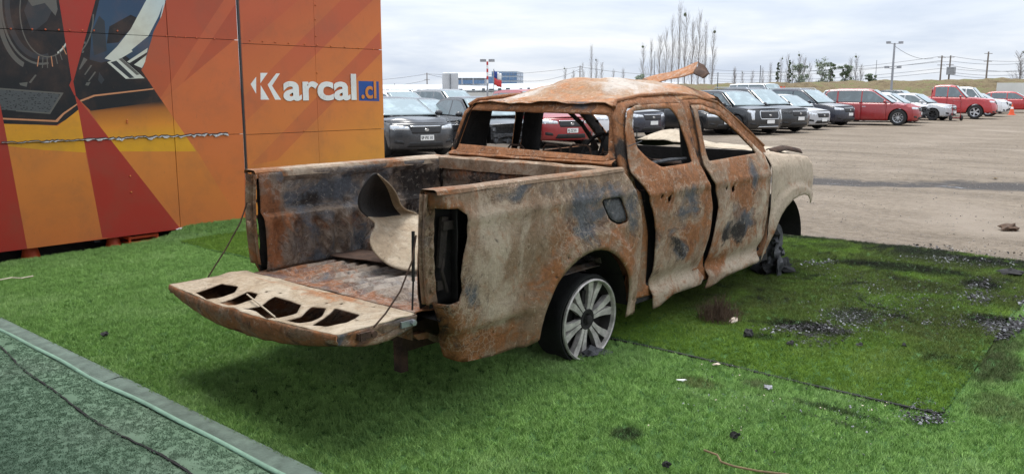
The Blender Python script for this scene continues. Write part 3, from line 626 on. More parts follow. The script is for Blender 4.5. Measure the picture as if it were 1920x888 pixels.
bed_out = [(-1.053, 1.16), (-1.05, 1.085), (-.875, 1.075), (-.825, 1.04), (-.83, .93), (-.865, .84), (-.885, .73), (-.875, .66), (-.895, .605), (-.96, .592), (-1.053, .60), (-1.053, .40), (-1.04, .27), (-.94, .235), (-.6, .215), (-.30, .215)]+arch[::-1]+[(.70, .195), (.835, .188), (.815, .35), (.80, .55), (.80, .78), (.775, .92), (.70, 1.08), (.625, 1.158)]
fuel = rounded([(.34, 1.005), (.56, 1.0), (.615, .90), (.63, .835), (.52, .828), (.42, .87)], .035)
bed_blobs = [(.18, .95, .26, .18, 1, .55), (.22, .88, .12, .08, 2, .35), (.45, 1.05, .2, .10, 1, .2), (-.05, .86, .12, .10, 0, .35), (ARCX-.38, .60, .12, .13, 0, .40), (ARCX+.35, .62, .16, .16, 0, .5), (ARCX, .77, .30, .06, 0, .30),
    (-.75, .30, .4, .09, 0, .75), (-1.05, .45, .10, .25, 2, .45), (-1.05, .45, .14, .25, 0, .5), (-.55, .52, .22, .12, 3, .45), (-.62, .80, .09, .25, 3, .5), (-.35, .95, .35, .18, 3, .20), (-.80, .62, .10, .2, 1, .45), (-.30, 1.10, .30, .05, 1, .45), (-1.0, 1.12, .2, .05, 0, .5), (.75, .4, .08, .3, 3, .2), (.70, .9, .06, .2, 1, .3), (-.35, .27, .1, .06, 2, .3)]
for mir in (False, True):
    o = skin('bed_side', bed_out, bedside_fn, holes=([fuel] if not mir else [])+[hole(*q_, .006, 6) for q_ in ((-.02, .70), (-.12, .60), (.62, .55), (.74, .30), (.76, .72), (-.62, .36))], sp=.028, blobs=bed_blobs, base=(.24, .16, .03, .26), dent=(.007, 3.2), dn=(0, -1, 0), seed=1.3 if not mir else 7.7, mirror=mir)
    sgn = 1 if mir else -1
    # rail cap
    rb = MB(); prof = [(.868, 1.152), (.862, 1.170), (.845, 1.178), (.755, 1.174), (.742, 1.160), (.742, 1.125)]
    rb.grid(lambda u, v, g=sgn: (-1.008+1.643*u, g*(float(np.interp(v*5, range(6), [p[0] for p in prof]))+.004*nz3(u*1.7, 0, g, 3)), float(np.interp(v*5, range(6), [p[1] for p in prof]))+.005*nz3(u*1.7, v, g, 4)), 60, 5)
    plate('bed_rail', rb, 'burnt', base=(.30, .05, .0, .6) if mir else (.2, .1, 0, .25), blobs=[(-.9, 1.17, .12, .3, 0, .5), (.1, 1.17, .2, .3, 0, .3)])
    # corner cap over the lamp opening
    # tail lamp pocket
    def pocket(u, v, g=sgn):
        a = [(-.86, .885), (-.83, .805), (-.94, .785), (-.985, .80)]
        k = u*3; i = min(2, int(k)); f = k-i; x = a[i][0]*(1-f)+a[i+1][0]*f; y_ = a[i][1]*(1-f)+a[i+1][1]*f
        return (x+.01*nz3(u*3, v*4, g, 2), g*(y_-.028+.006*nz3(u*3, v*5, g, 3)), .56+.54*v)
    pb = MB(); pb.grid(pocket, 12, 14); o = plate('lamp_pocket', pb, 'soot'); s = o.modifiers.new('th', 'SOLIDIFY'); s.thickness = .004
    # jamb strip with pressed holes beside the lamp
    jb = MB(); jb.grid(lambda u, v, g=sgn: (-1.004+.018*math.sin(math.pi*v)*-1+.045*u, g*(.792+.012*u-.012*math.sin(u*math.pi)+.006*math.sin(v*40)*.4), .585+.565*v), 6, 40)
    jb.grid(lambda u, v, g=sgn, o_=.855 if mir else .792: (-1.004-.018*math.sin(math.pi*v)+.012*math.exp(-((u-.55)/.15)**2), g*(o_-(o_-.742)*u), .585+.565*v), 12, 30)
    for zz_ in (.66, .76, .88, .98, 1.06): jb.lathe([(.013, 0), (.010, .004), (.0001, .004)], 10, 'y', (-.982, sgn*.796, zz_))
    if mir: jb.box((-1.022, sgn*.80, .93), (.012, .035, .07)); jb.lathe([(.0001, -.03), (.012, -.03), (.012, 0)], 10, 'z', (-1.03, sgn*.795, .86))
    o = plate('tail_jamb', jb, 'burnt', base=(.45, .25, .12, 0.1) if mir else (.25, .25, .1, .2)); s = o.modifiers.new('th', 'SOLIDIFY'); s.thickness = .006
    ib = MB(); ib.box((-.915, sgn*.80, .90), (.045, .02, .26), Matrix.Rotation(.12, 3, 'Y')); ib.box((-.88, sgn*.81, .985), (.09, .025, .045)); ib.box((-.93, sgn*.80, .68), (.06, .02, .05)); ib.tube([(-.90, sgn*.82, .64), (-.935, sgn*.815, .75), (-.90, sgn*.80, .86)], .009)
    plate('lamp_bracket', ib, 'scale_dark', smooth=False)
# fuel flap sunk in its recess
fo = [(a*.88+.50*.12, b_*.9+.92*.1) for a, b_ in fuel]
skin('fuel_flap', fo, lambda s, z: (s+.02, -(sidey(z)-.012-.02*(s-.34)/.3*0), z), sp=.03, base=(.1, .75, .1, .1), dn=(0, -1, 0), dent=(.003, 5))
fb = MB(); fb.grid(lambda u, v: (.36+.26*u, -.865+.055*(u < .01), .80+.23*v), 4, 4); plate('fuel_recess', fb, 'soot')
# ---------------------------------------------------------------- bed inside
def inner_fn(x, z):
    y = .742
    y -= .042*float(sstep(.905, .88, z))                       # ledge half way up
    if z < .87: y += .030*math.sin(x*2*math.pi/.155)*float(sstep(.86, .82, z))*float(sstep(.56, .62, z))*(1 if math.sin(x*2*math.pi/.155) > 0 else .35)
    if z > .91:
        for c in (-.62, -.15, .30): y += .032*float(sstep(.20, .18, abs(x-c)))*float(sstep(.90, .93, z))*float(sstep(1.12, 1.09, z))
    if x < -.80: y -= .004
    return (x, y, z)
for mir in (False, True):
    skin('bed_inner_wall', [(-.985, .55), (-.24, .55)]+[(.23-.46*math.cos(R(a)), .555+.20*math.sin(R(a))**.55) for a in range(8, 180, 8)]+[(.57, .56), (.57, 1.155), (-.985, 1.155)], inner_fn, sp=.024, mat='burnt_bed', back='soot', base=(.14, .46, .24, .16),
         blobs=[(-.92, .90, .10, .35, 0, .75), (-.92, .90, .10, .35, 1, -.4), (-.5, .8, .5, .04, 0, .3), (-.5, 1.0, .25, .06, 1, .3), (-.2, .68, .5, .12, 3, .35), (-.25, 1.12, .9, .04, 3, .30), (.2, .75, .3, .12, 2, .35), (.35, 1.0, .25, .12, 2, .5), (-.55, .96, .15, .05, 2, .45), (-.2, .89, .4, .012, 3, .6)], dent=(.009, 4.5), dn=(0, -1, 0), seed=3.1, mirror=mir)
    g = 1 if not mir else -1
    w = MB(); w.grid(lambda u, v, g=g: ((.23-.46*math.cos(math.pi*u))*1.0, g*(.56+.19*v), .555+.20*math.sin(math.pi*u)**.55), 24, 3); w.grid(lambda u, v, g=g: (.23-.46*math.cos(math.pi*u), g*.56, .555+.20*math.sin(math.pi*u)**.55*v), 24, 4)
    plate('wheel_box', w, 'burnt_bed', base=(.35, .35, .25, .1))
def floor_fn(x, y): 
    k = math.sin(y*2*math.pi/.088); return (x, y, .548+.010*max(-.4, min(.4, k))*2.2*float(sstep(-1.0, -.93, x)))
skin('bed_floor', [(-1.055, -.735), (.57, -.735), (.57, .735), (-1.055, .735)], floor_fn, sp=.022, mat='burnt_bed', base=(.26, .34, .12, .30), blobs=[(-1.0, 0, .08, 2, 0, .5), (-.6, -.1, .25, .4, 3, .45), (-.3, .45, .5, .3, 2, .35), (.2, .1, .3, .6, 2, .3), (-.75, .5, .2, .2, 0, .4)], dent=(.006, 4), dn=(0, 0, 1), seed=5)
b = MB(); b.grid(lambda u, v: (-1.075+.03*v, -.74+1.48*u, .535+.008*v+.004*nz3(u*9, v, 0, 1)), 40, 2); b.grid(lambda u, v: (-1.075, -.74+1.48*u, .535-.13*v), 30, 3); plate('bed_sill', b, 'burnt', base=(.5, .3, .15, 0))
def bulk_fn(y, z): return (.572+.014*math.sin(z*40)*float(sstep(1.1, 1.0, z)), y, z)
skin('bed_bulkhead', [(-.74, .55), (.74, .55), (.74, 1.10), (-.74, 1.10)], bulk_fn, sp=.035, mat='burnt_bed', base=(.18, .40, .40, 0), blobs=[(0, 1.06, .9, .05, 0, .6)], dent=(.008, 4), dn=(-1, 0, 0), seed=2)
b = MB(); pr = [(.555, 1.085), (.552, 1.165), (.565, 1.176), (.625, 1.176), (.640, 1.150)]
b.grid(lambda u, v: (float(np.interp(v*4, range(5), [p[0] for p in pr])), -.80+1.60*u, float(np.interp(v*4, range(5), [p[1] for p in pr]))+.006*nz3(u*6, v, 1, 1.5)), 60, 4); plate('bulkhead_rail', b, 'burnt', base=(.38, .12, .05, .28), blobs=[(.6, 1.17, .2, .02, 3, .3)])
# ---------------------------------------------------------------- tailgate, let down flat
ZT = .556
cut_px = [[(365, 548), (392, 538), (415, 529), (447, 535), (440, 546), (415, 554), (388, 561)], [(411, 566), (445, 552), (465, 543), (484, 548), (477, 557), (452, 566), (430, 571)],
          [(453, 578), (488, 571), (502, 560), (515, 553), (540, 560), (565, 569), (557, 585), (528, 592), (500, 597), (490, 590), (480, 581)], [(531, 599), (564, 590), (584, 573), (612, 577), (603, 591), (585, 600), (560, 604)], [(584, 608), (606, 594), (628, 578), (652, 583), (676, 589), (650, 602), (612, 611)]]
cuts = [rounded([tuple(on(*p, 2, ZT)[:2]) for p in c], .018, 3) for c in cut_px]
def bow(y): return .065*(1-(y/.79)**2)
edge = [(-1.575-bow(y)+(.028*math.exp(-((y-.005)/.035)**2)), y) for y in np.linspace(.785, -.785, 34)]
tg_out = [(-1.085, -.77), (-1.085, .77), (-1.12, .785)]+edge+[(-1.12, -.785)]
def tg_fn(x, y):
    e_ = 0.
    for c_ in (-.62, -.40, -.18, .06, .28, .50): e_ += .005*math.exp(-(max(0, abs(y-c_)-.07)/.012)**2)*math.exp(-(max(0, abs(x+1.215)-.035)/.010)**2)
    return (x, y, e_+ZT+.008*math.exp(-((x+1.20)/.05)**2)-.006*float(sstep(-1.30, -1.33, x))*float(sstep(.72, .68, abs(y)))*float(sstep(-1.60, -1.57, x)))
tg_holes = [hole(float(q_[0]), float(q_[1]), .010) for q_ in (on(362, 546, 2, ZT), on(394, 531, 2, ZT), on(455, 562, 2, ZT), on(500, 546, 2, ZT), on(525, 550, 2, ZT), on(612, 570, 2, ZT), on(640, 573, 2, ZT), on(668, 598, 2, ZT), on(520, 602, 2, ZT), on(610, 550, 2, ZT), on(700, 575, 2, ZT))]
skin('tailgate_inner', tg_out, tg_fn, holes=cuts+tg_holes, sp=.022, mat='burnt_cream', back='rusty_dark', base=(.10, .03, .0, .45), blobs=[(-1.16, -.15, .06, .30, 0, .65), (-1.15, .35, .05, .2, 0, .4), (-1.5, .65, .1, .1, 1, .3), (-1.25, -.6, .1, .15, 1, .35), (-1.62, -.5, .04, .2, 0, .3)], dent=(.005, 5), dn=(0, 0, 1), seed=11, thick=.006)
def tgz(y): return ZT-.055-.075*(1-(abs(y)/.80)**2.2)
def tg_edge(u, v):
    x, y = edge[0], 0; k = u*(len(edge)-1); i = min(len(edge)-2, int(k)); f = k-i
    x = edge[i][0]*(1-f)+edge[i+1][0]*f; y = edge[i][1]*(1-f)+edge[i+1][1]*f
    lo = tgz(y); return (x-.012*math.sin(v*math.pi)+.03*v*v+.004*nz3(u*9, v*2, 0, 3), y, ZT-.004-(ZT-.004-lo)*v+.004*nz3(u*7, v, 5, 3))
b = MB(); b.grid(tg_edge, 90, 8); o = plate('tailgate_top_edge', b, 'burnt', base=(.62, .12, .16, .0), blobs=[(-1.6, .5, .3, .03, 2, .2)]); s = o.modifiers.new('th', 'SOLIDIFY'); s.thickness = .004
b = MB()
def tg_skin(u, v):
    y = .785-1.57*u; x0 = -1.575-bow(y)+.03; x = x0+(-1.10-x0)*v; lo = tgz(y); return (x, y, lo-.035*math.sin(v*math.pi)*(1-(y/.8)**2*.5)+.05*v*v)
b.grid(tg_skin, 50, 16); o = plate('tailgate_skin', b, 'burnt', base=(.55, .2, .35, 0)); s = o.modifiers.new('th', 'SOLIDIFY'); s.thickness = .004; s.offset = 1
for g in (1, -1):
    b = MB(); b.grid(lambda u, v, g=g: (-1.085-.49*u, g*(.785+.003*math.sin(v*9)), ZT-.004-(.05+.045*math.sin(math.pi*u))*v+.003*nz3(u*6, v*3, g, 2)), 24, 6)
    o = plate('tailgate_end', b, 'burnt', base=(.25, .55, .12, .1), blobs=[(-1.45, .5, .08, .08, 0, .5)]); s = o.modifiers.new('th', 'SOLIDIFY'); s.thickness = .004
    lt = MB(); lt.box((-1.43, g*.795, ZT-.035), (.075, .018, .032)); lt.lathe([(.0001, -.011), (.017, -.009), (.017, .009), (.0001, .011)], 12, 'y', (-1.375, g*.80, ZT-.038)); lt.box((-1.445, g*.803, ZT-.036), (.03, .012, .04)); plate('latch', lt, 'rusty_dark')
    lt = MB(); lt.box((-1.155, g*.793, ZT-.035), (.085, .012, .03)); lt.lathe([(.0001, -.016), (.016, -.014), (.016, .0), (.0001, .006)], 6, 'y', (-1.125, g*.80, ZT-.034)); plate('hinge_bolt', lt, 'bolt_steel')
b = MB(); b.tube([(-1.06, .765, .98), (-1.11, .772, .86), (-1.22, .78, .70), (-1.30, .786, .60), (-1.34, .79, .545)], .0045, 6); plate('tailgate_cable', b, 'rusty_dark')
P0, P1 = on(797, 455, 1, -.77), on(700, 612, 1, -.79)
b = MB(); b.tube([(-1.06, -.765, .95), (-1.10, -.778, .83), (-1.19, -.785, .69), (-1.29, -.79, .60), (-1.365, -.79, .548)], .0045, 6); plate('tailgate_cable', b, 'rusty_dark')
b = MB(); b.tube([(-1.07, -.755, .97), (-1.085, -.765, .72)], .0085, 8); b.tube([(-1.085, -.765, .72), (-1.10, -.77, .575)], .005, 8); plate('gas_strut', b, 'soot')
b = MB(); b.tube([on(463, 551, 2, .575), on(490, 573, 2, .57), on(516, 594, 2, .562)], .0045, 6); o = b.build('rod', M['burnt_cream']); tag(o, 'thin pale metal rod lying across the tailgate openings', 'rod')
# bumper bracket hanging under the tailgate
b = MB(); bp_ = [(775, 628), (800, 622), (815, 628), (840, 630), (843, 637), (835, 643), (815, 641), (806, 633), (785, 637)]
b.prism([tuple(on(x_, y_, 1, -.66)[[0, 2]]) for x_, y_ in bp_], lambda a, c, d: (a+d*.2, -.66+d, c), 0, .05); plate('bumper_bracket', b, 'burnt', smooth=False, base=(.4, .3, .3, .1))
# ---------------------------------------------------------------- cab: rear wall, roof, side frames, pillars
def cabx(z): return float(np.interp(z, [.45, 1.2, 1.26, 1.52, 1.60], [.70, .70, .715, .775, .84]))
def caby(z): return float(np.interp(z, [.2, .7, 1.12, 1.25, 1.50, 1.57, 1.62], [.83, .83, .80, .765, .690, .655, .60]))
def rear_fn(y, z):
    x = cabx(z); e = abs(y)/caby(z); x += .09*max(0, (e-.86)/.14)**2; x -= .018*math.exp(-((z-1.205)/.02)**2); return (x, y, z)
zlv = [.45, 1.0, 1.2, 1.3, 1.4, 1.5, 1.55, 1.585]
rear_out = [(-caby(z), z) for z in zlv]+[(caby(z), z) for z in zlv[::-1]]
win = rounded([(-.685, 1.235), (.72, 1.262), (.655, 1.515), (-.635, 1.500)], .035)
skin('cab_rear_wall', rear_out, rear_fn, holes=[win], sp=.03, base=(.85, .05, .25, -.2), blobs=[(.3, 1.545, .25, .03, 1, .45), (-.3, 1.56, .25, .03, 1, .6), (-.76, 1.2, .05, .06, 2, .6), (0, 1.21, 1, .02, 0, .3)], dent=(.005, 4), dn=(-1, 0, 0), seed=8)
b = MB(); b.grid(lambda u, v: (.70-.045*math.sin(v*math.pi)+.02*v, -.745+1.50*u, 1.165+.05*v+.005*nz3(u*5, v, 1, 2)), 50, 6); plate('rear_ledge', b, 'burnt', base=(.75, .1, .3, 0))
def roofz(x, y):
    t = (x-.80)/1.55; e = abs(y)/.66
    z = 1.575+.012*t+.160*max(0., 1-e**2.4)**.8*float(sstep(-.04, .50, t))*float(1-.55*sstep(.78, 1.08, t)); z -= .05*float(sstep(.97, 1.1, t))
    z += .030*math.exp(-(((x-1.25)/.35)**2+((y-.05)/.3)**2))-.020*math.exp(-(((x-.98)/.10)**2+((y+.15)/.25)**2))
    z += .010*math.sin(x*22+y*6+2*nz3(x, y, 0, 2))*float(sstep(.62, .4, abs(y)))*(.6+.8*nz3(x, y, 5, 2.2))
    return z
roof_out = rounded([(.80, -.655), (2.30, -.62), (2.36, 0), (2.30, .62), (.80, .655), (.775, 0)], .06)
def roof_fn(x, y): return (x, y, roofz(x, y)-.03*max(0, abs(y)/.66-.9)/.1)
skin('roof', roof_out, roof_fn, sp=.026, mat='burnt_roof', base=(.52, .06, -.2, .25), blobs=[(1.45, -.30, .30, .20, 0, -.75), (1.45, -.30, .30, .2, 3, .55), (1.15, .30, .20, .15, 0, -.7), (1.15, .3, .2, .15, 3, .5), (.82, -.1, .05, .35, 1, .55), (1.9, .0, .2, .3, 0, -.3), (.83, .5, .05, .2, 1, .5), (2.2, -.4, .15, .3, 0, .3)], dent=(.016, 5), dn=(0, 0, 1), seed=21)
# torn strip of roof skin, curled up
A = [on(x_, y_, 0, 2.22) for x_, y_ in ((1205, 149), (1235, 141), (1262, 134), (1286, 127), (1309, 117))]; Bq = [on(x_, y_, 0, 2.05) for x_, y_ in ((1225, 156), (1247, 152), (1270, 147), (1290, 141), (1301, 139))]
b = MB(); fl = lambda u, v: tuple((np.array([np.interp(u*4, range(5), [q[k] for q in A]) for k in range(3)])*(1-v)+np.array([np.interp(u*4, range(5), [q[k] for q in Bq]) for k in range(3)])*v)+np.array([0, 0, .004*math.sin(u*9+v*5)]))
b.grid(fl, 24, 8); o = plate('torn_roof_strip', b, 'burnt_roof', base=(.9, .0, .0, -.1), blobs=[(2.15, 1.8, .2, .1, 1, .2)]); s = o.modifiers.new('th', 'SOLIDIFY'); s.thickness = .006
b = MB(); b.grid(lambda u, v: tuple(np.array(A[4])*(1-v)+np.array(Bq[4])*v+np.array([.03*u+.02*math.sin(v*6), .0-.10*u*math.sin(v*3.0), -.055*u*math.sin(v*2.6+.2)+.012*math.sin(v*14)*u])-np.array(A[4])*0), 6, 10); o = plate('torn_roof_edge', b, 'rusty_dark'); s = o.modifiers.new('th', 'SOLIDIFY'); s.thickness = .005
# windscreen header and roof nose seen end on
b = MB(); b.grid(lambda u, v: (2.30+.16*v, -.62+1.24*u, roofz(2.3, -.62+1.24*u)-.09*v+.02*math.sin(u*11)*v), 30, 5); plate('roof_header', b, 'burnt_roof', base=(.8, .1, .1, 0))
cab_out = [(.74, .28), (.79, .6), (.79, .80), (.77, .95), (.71, 1.12), (.72, 1.25), (.775, 1.50), (.84, 1.575), (1.2, 1.61), (1.6, 1.625), (1.95, 1.605), (2.22, 1.555), (2.48, 1.41), (2.84, 1.19), (2.88, 1.1), (2.86, .3), (2.2, .24)]
ap1 = rounded([(.965, .34), (.985, .7), (.90, .95), (.825, 1.12), (.855, 1.40), (.92, 1.535), (1.05, 1.565), (1.66, 1.572), (1.67, 1.1), (1.62, .8), (1.60, .34)], .05)
ap2 = rounded([(1.76, .34), (1.80, .8), (1.80, 1.1), (1.775, 1.566), (1.95, 1.556), (2.18, 1.50), (2.44, 1.345), (2.73, 1.155), (2.74, .34)], .045)
def cab_fn(x, z): return (x, -(caby(z) if z > 1.0 else .835)-.0, z)
for mir in (False, True):
    skin('cab_side_frame', cab_out, cab_fn, holes=[ap1, ap2], sp=.03, base=(.85, .0, .15, -.2), blobs=[(.80, 1.2, .08, .10, 2, .8), (.80, 1.2, .08, .12, 1, .3), (.84, 1.5, .12, .08, 3, .35), (.86, .5, .1, .4, 0, -.5), (.86, .5, .1, .4, 3, .3), (1.7, 1.3, .08, .3, 2, .4), (2.3, 1.48, .4, .08, 3, .2)], dent=(.004, 4), dn=(0, -1, 0), seed=4, mirror=mir, thick=.03, warp=True)
    g = 1 if mir else -1
    # roof gutter and pillar returns
    b = MB(); b.tube([(x_, g*(caby(z_)-.005), z_+.006) for x_, z_ in [(.80, 1.545), (.86, 1.585), (1.2, 1.617), (1.6, 1.632), (1.95, 1.612), (2.22, 1.56), (2.48, 1.415), (2.84, 1.20)]], .013, 8); plate('roof_gutter', b, 'burnt', base=(.85, .05, .1, -.1))
    b = MB()
    b.grid(lambda u, v, g=g, mir=mir: ((1.42+.25*u) if mir else (1.665+.12*u), g*(caby(1.12+.45*v)-.035-.03*math.sin(u*3.14)), .38+1.19*v), 6, 14); plate('pillar_inner', b, 'soot')
    b = MB(); b.grid(lambda u, v, g=g, mir=mir: (.80+(.26 if mir else .10)*u, g*(caby(1.1+.4*v)-.04), 1.1+.44*v), 4, 10); plate('pillar_inner', b, 'soot')
    b = MB(); b.box((1.85, g*.80, .30), (2.1, .06, .12)); plate('sill', b, 'soot')
    b = MB(); b.grid(lambda u, v, g=g: (2.62+.26*u, g*.815, .30+.80*v), 3, 6); plate('hinge_pillar', b, 'soot')
# ---------------------------------------------------------------- doors
def door_y(x, z, hang=0.):
    y = sidey(min(z, 1.12)) - .010 if z <= 1.12 else caby(z)+.026
    if 1.05 < z <= 1.20:
        a = (z-1.05)/.15; y = (sidey(1.05)-.010)*(1-a)+(caby(1.20)+.026)*a
    y += -.022*math.exp(-((z-.37)/.05)**2)+.030*float(sstep(.335, .27, z))        # scooped foot of the door
    y += .014*math.exp(-((z-.98)/.03)**2)
    return y+hang
rd_out = [(.765, 1.135), (.82, 1.40), (.89, 1.525), (1.02, 1.562), (1.40, 1.570), (1.63, 1.568), (1.66, 1.30), (1.66, 1.13), (1.745, .95), (1.775, .80), (1.735, .60), (1.69, .45), (1.69, .36), (1.735, .29), (1.70, .235), (1.60, .232), (1.42, .235), (1.28, .235), (1.20, .205), (1.12, .178), (1.045, .172), (1.01, .30), (1.0, .5), (.99, .72), (.945, .88), (.87, 1.02)]
rd_win = rounded([(1.135, 1.145), (1.01, 1.205), (.905, 1.29), (.905, 1.44), (.965, 1.525), (1.20, 1.535), (1.46, 1.535), (1.525, 1.45), (1.565, 1.25), (1.575, 1.15)], .03)
fd_out = [(1.715, 1.12), (1.75, 1.3), (1.765, 1.555), (1.92, 1.552), (2.15, 1.50), (2.42, 1.345), (2.74, 1.135), (2.755, .95), (2.73, .70), (2.69, .45), (2.665, .27), (2.62, .255), (2.35, .245), (2.15, .235), (2.0, .215), (1.85, .19), (1.765, .19), (1.80, .28), (1.785, .36), (1.785, .46), (1.82, .62), (1.86, .80), (1.82, .95)]
fd_win = rounded([(1.80, 1.145), (1.825, 1.515), (1.92, 1.515), (2.13, 1.465), (2.37, 1.335), (2.56, 1.20), (2.60, 1.16)], .022)
def hole(cx, cz, r, n=9): return [(cx+r*math.cos(2*math.pi*k/n), cz+r*math.sin(2*math.pi*k/n)) for k in range(n)]
rd_bl = [(1.05, 1.0, .15, .18, 0, .55), (1.35, 1.08, .3, .06, 0, .3), (1.45, .90, .17, .16, 1, .62), (1.45, .90, .15, .14, 0, -.3), (1.30, .60, .14, .10, 1, .7), (1.26, .60, .09, .08, 2, .75), (1.45, .62, .10, .10, 0, .9), (1.45, .58, .18, .08, 2, .25), (1.7, .95, .05, .25, 0, .6), (1.35, .30, .35, .10, 3, .65), (1.3, .42, .35, .08, 0, -.2), (1.02, .6, .04, .4, 1, .2), (1.3, 1.3, .5, .3, 0, .5), (1.6, 1.35, .05, .2, 2, .5)]
fd_bl = [(2.30, .95, .10, .22, 0, .85), (2.12, 1.0, .08, .15, 0, .5), (2.15, .85, .05, .15, 1, .5), (2.45, .98, .08, .16, 1, .5), (2.0, .62, .12, .09, 1, .65), (2.28, .64, .14, .11, 1, .65), (2.25, .58, .14, .09, 2, .75), (2.0, .57, .13, .08, 2, .7), (2.1, .66, .2, .08, 2, .3), (1.95, .35, .12, .08, 0, .45), (2.35, .38, .35, .14, 3, .7), (2.62, .7, .08, .4, 3, .35), (1.85, .4, .06, .2, 0, .35), (2.2, 1.4, .5, .2, 0, .5), (2.35, .52, .2, .06, 0, .35)]
for mir in (False, True):
    o1 = skin('rear_door', rd_out, lambda x, z: (x, -door_y(x, z), z), holes=[rd_win, hole(1.055, .955, .016), rounded([(1.14, .935), (1.19, .965), (1.185, .915), (1.15, .90)], .01)], sp=.026, blobs=rd_bl, base=(.38, .10, .0, .36), dent=(.009, 3.2), dn=(0, -1, 0), seed=13+mir, mirror=mir, warp=True, thick=.008)
    o2 = skin('front_door', fd_out, lambda x, z: (x, -door_y(x, z), z), holes=[fd_win, hole(1.985, .93, .015), rounded([(2.06, .925), (2.12, .955), (2.115, .90), (2.07, .89)], .01)], sp=.026, blobs=fd_bl, base=(.34, .08, .0, .40), dent=(.009, 3.2), dn=(0, -1, 0), seed=31+mir, mirror=mir, warp=True, thick=.008)
    g = 1 if mir else -1
    for par, cx, cz in ((o1, 1.165, .93), (o2, 2.09, .92)):      # handle recess left after the handle burnt away
        h = MB(); h.lathe([(.062, .0), (.052, .012), (.044, .016)], 16, 'y', (cx, 0, 0)); hv = [(v[0], g*(door_y(cx, cz)-.004+v[1]*.35), cz+v[2]*.62) for v in h.v]; h.v = hv; plate('handle_recess', h, 'burnt', par, base=(.8, 0, .0, .1))
    # inner door skin, black with soot
    for nm, a, b_ in (('door_lining', .99, 1.62), ('door_lining', 1.84, 2.66)):
        d = MB(); d.grid(lambda u, v, g=g, a=a, b_=b_: (a+(b_-a)*u, g*(.80+.012*math.sin(u*9)*math.sin(v*7)), .28+.82*v), 10, 8); plate(nm, d, 'soot')
b = MB(); b.tube([(2.62, -.80, 1.15), (2.60, -.79, 1.22)], .012, 6); plate('mirror_bracket', b, 'soot')
# ---------------------------------------------------------------- front wings, bonnet, nose
def wing_fn(s, z):
    y = sidey(z)-.004; x = s
    if s > 3.08:
        k = (s-3.08)/.54; dy = .14*k*k; y -= dy; x = s+2.5*dy
    d = math.hypot(s-3.24, (z-.30)*1.0); y += .022*float(sstep(.56, .54, d))
    if z > 1.0: y -= .10*((z-1.0)/.18)**2
    return (x, -y, z)
warch = [(2.70, .25), (2.745, .33), (2.80, .43), (2.86, .52), (2.93, .61), (3.03, .685), (3.15, .735), (3.27, .75), (3.40, .742), (3.49, .712), (3.535, .67), (3.55, .63)]
wing_out = warch+[(3.575, .66), (3.60, .74), (3.625, .85), (3.61, .98), (3.54, 1.06), (3.40, 1.095), (3.1, 1.13), (2.88, 1.165), (2.80, 1.15), (2.785, .95), (2.765, .70), (2.72, .45)]
for mir in (False, True):
    skin('front_wing', wing_out, wing_fn, sp=.028, mat='burnt', base=(.05, .02, -.1, .85), blobs=[(2.80, .75, .08, .35, 0, .25), (3.3, .82, .3, .05, 0, .35), (3.2, 1.12, .2, .04, 0, .3), (2.8, .45, .06, .2, 0, .35), (3.58, .75, .04, .1, 0, .3)], dent=(.012, 2.6), dn=(0, -1, 0), seed=17+mir, mirror=mir)
    g = 1 if mir else -1
    b = MB(); b.grid(lambda u, v, g=g: (3.10+.42*u, g*(.80-.05*v), .74-.13*v*math.sin(math.pi*(.25+.6*u))-.02*u), 10, 5); b.grid(lambda u, v, g=g: (3.27-.45*math.cos(math.pi*u), g*(.78-.42*v), .33+.42*math.sin(math.pi*u)), 20, 4); plate('arch_liner', b, 'soot')
def bonnet(x, y):
    t = (x-2.80)/1.05; return 1.135-.05*t+.135*math.exp(-(((x-3.15)/.28)**2+((y-.30)/.30)**2))+.05*(1-(y/.8)**2)-.03*math.exp(-(((x-3.5)/.2)**2+((y+.35)/.2)**2))
skin('bonnet', [(2.86, -.70), (3.55, -.70), (3.85, -.45), (3.92, 0), (3.85, .45), (3.55, .70), (2.86, .70)], lambda x, y: (x, y, bonnet(x, y)), sp=.05, mat='burnt_cream', base=(.05, 0, -.05, .6), dent=(.02, 4), dn=(0, 0, 1), seed=41)
b = MB(); b.grid(lambda u, v: (3.02+.62*u, -.715-.02*math.sin(u*7)-.05*v, 1.155+.028*math.sin(u*math.pi)-.03*u+.022*math.sin(v*3.1)-.03*v), 24, 4); o = plate('bonnet_curled_edge', b, 'rusty_dark'); s = o.modifiers.new('th', 'SOLIDIFY'); s.thickness = .008
b = MB(); b.box((3.80, 0, .62), (.06, 1.25, .10)); b.box((3.78, 0, .98), (.05, 1.25, .06))
for y_ in (-.6, -.2, .2, .6): b.box((3.79, y_, .80), (.05, .05, .36))
b.box((3.70, 0, .80), (.05, .9, .34)); plate('radiator_support', b, 'rusty_dark', smooth=False)
# ---------------------------------------------------------------- inside the cab
b = MB(); b.box((1.75, 0, .42), (2.1, 1.55, .05)); b.box((2.83, 0, .80), (.04, 1.50, .72)); b.grid(lambda u, v: (.80+.25*v, -.70+1.4*u, 1.16-.55*v*v), 10, 6); plate('cab_floor', b, 'soot', smooth=False)
b = MB(); b.tube([(2.50, -.74, 1.02), (2.50, 0, 1.04), (2.50, .74, 1.02)], .035, 10); b.box((2.62, 0, .98), (.16, 1.40, .12)); b.tube([(2.45, .38, 1.02), (2.15, .38, 1.12)], .022, 8); plate('dash_beam', b, 'rusty_dark')
b = MB(); b.lathe([(.185, -.012), (.185, .012), (.165, .012), (.165, -.012)], 28, 'z', closed=True); b.box((0, 0, 0), (.34, .025, .015)); b.v = [tuple(Matrix.Rotation(R(-65), 3, 'Y') @ Vector(v)+Vector((2.12, .38, 1.13))) for v in b.v]; plate('steering_wheel', b, 'soot')
